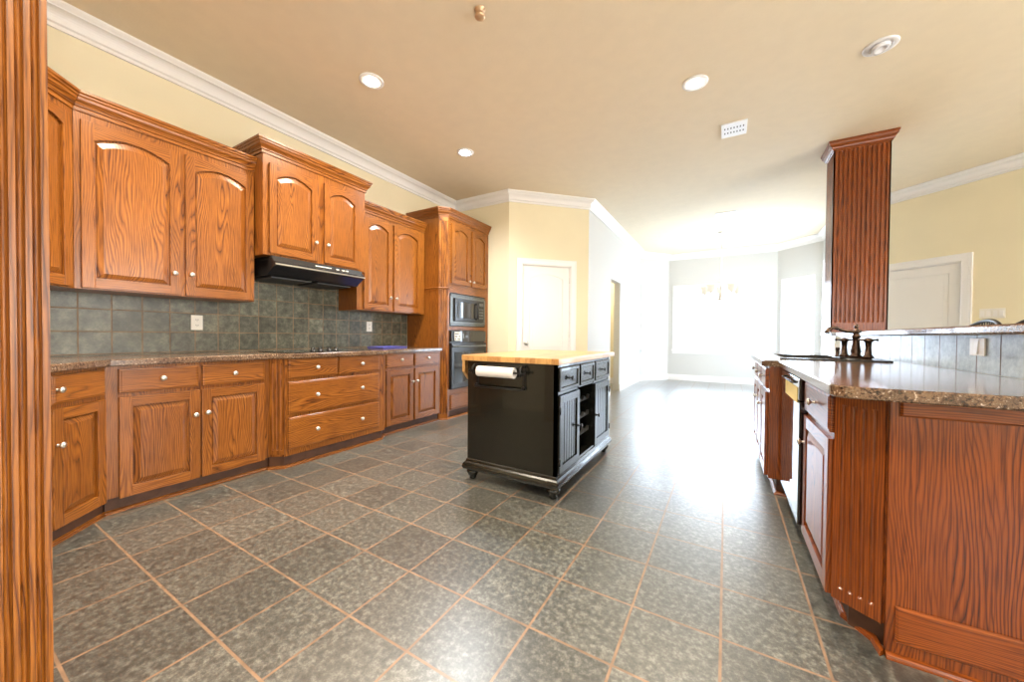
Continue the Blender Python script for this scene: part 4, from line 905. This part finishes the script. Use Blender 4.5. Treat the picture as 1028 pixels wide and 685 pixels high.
# chandelier
t = thing('chandelier', 'small chandelier with five lit frosted shades in front of the bay window', 'chandelier', (-0.10, 8.2, CEIL))
b = MB(); b.lathe((0, 0, 0), (0, 0, -1), [(0, 0.065), (0.012, 0.065), (0.03, 0.03), (0.04, 0.008)], steel_m, 24); b.build('ceiling_canopy', t)
b = MB(); z = -0.04
b.tube([(0, 0, -0.03), (0, 0, -0.95)], 0.005, steel_m, 8)
for k in range(22): b.lathe((0, 0, -0.05 - k * 0.04), (0, 0, -1), [(0, 0.004), (0.008, 0.010), (0.022, 0.010), (0.03, 0.004)], steel_m, 8)
b.build('chain', t)
b = MB(); b.lathe((0, 0, -0.93), (0, 0, -1), [(0, 0.006), (0.02, 0.02), (0.08, 0.014), (0.22, 0.012), (0.30, 0.03), (0.36, 0.035), (0.42, 0.016), (0.45, 0.022), (0.48, 0.004)], steel_m, 18); b.build('stem', t)
for k in range(5):
    a = 2 * PI * k / 5 + 0.35; ca, sa = math.cos(a), math.sin(a)
    b = MB(); b.tube([(r * ca, r * sa, z) for r, z in ((0.02, -1.28), (0.10, -1.33), (0.19, -1.32), (0.26, -1.26), (0.29, -1.20))], 0.008, steel_m, 8)
    b.lathe((0.29 * ca, 0.29 * sa, -1.21), (0, 0, 1), [(0, 0.02), (0.01, 0.03), (0.02, 0.02)], steel_m, 14); ar = b.build('arm', t)
    b = MB(); b.lathe((0.29 * ca, 0.29 * sa, -1.19), (0, 0, 1), [(0, 0.025), (0.01, 0.05), (0.05, 0.068), (0.10, 0.073), (0.145, 0.085), (0.147, 0.080), (0.10, 0.068), (0.03, 0.045), (0.01, 0.02)], shade_e, 20); b.build('shade', ar)
l = bpy.data.lights.new('chandelier_lamp', 'POINT'); l.energy = CHAND_W * 10; l.color = (1, 0.9, 0.75); l.shadow_soft_size = 0.25
o = bpy.data.objects.new('chandelier_lamp', l); C.objects.link(o); o.parent = t; o.location = (0, 0, -0.9)

l = bpy.data.lights.new('hall_fill_lamp', 'POINT'); l.energy = 45; l.color = (1, 0.97, 0.92); l.shadow_soft_size = 0.12  # lamp added out of view to brighten the hallway
t = thing('hall_fill_light', 'added round ceiling light brightening the hallway beyond the doorway, outside the view', 'ceiling light', (-2.45, 7.3, CEIL))
b = MB(); b.lathe((0, 0, 0), (0, 0, -1), [(0, 0.16), (0.03, 0.165), (0.035, 0.15), (0.07, 0.12), (0.09, 0.04), (0.092, 0.003)], shade_e, 28); b.build('glass_bowl', t)
o = bpy.data.objects.new('hall_fill_lamp', l); C.objects.link(o); o.parent = t; o.location = (0, 0, -0.3)
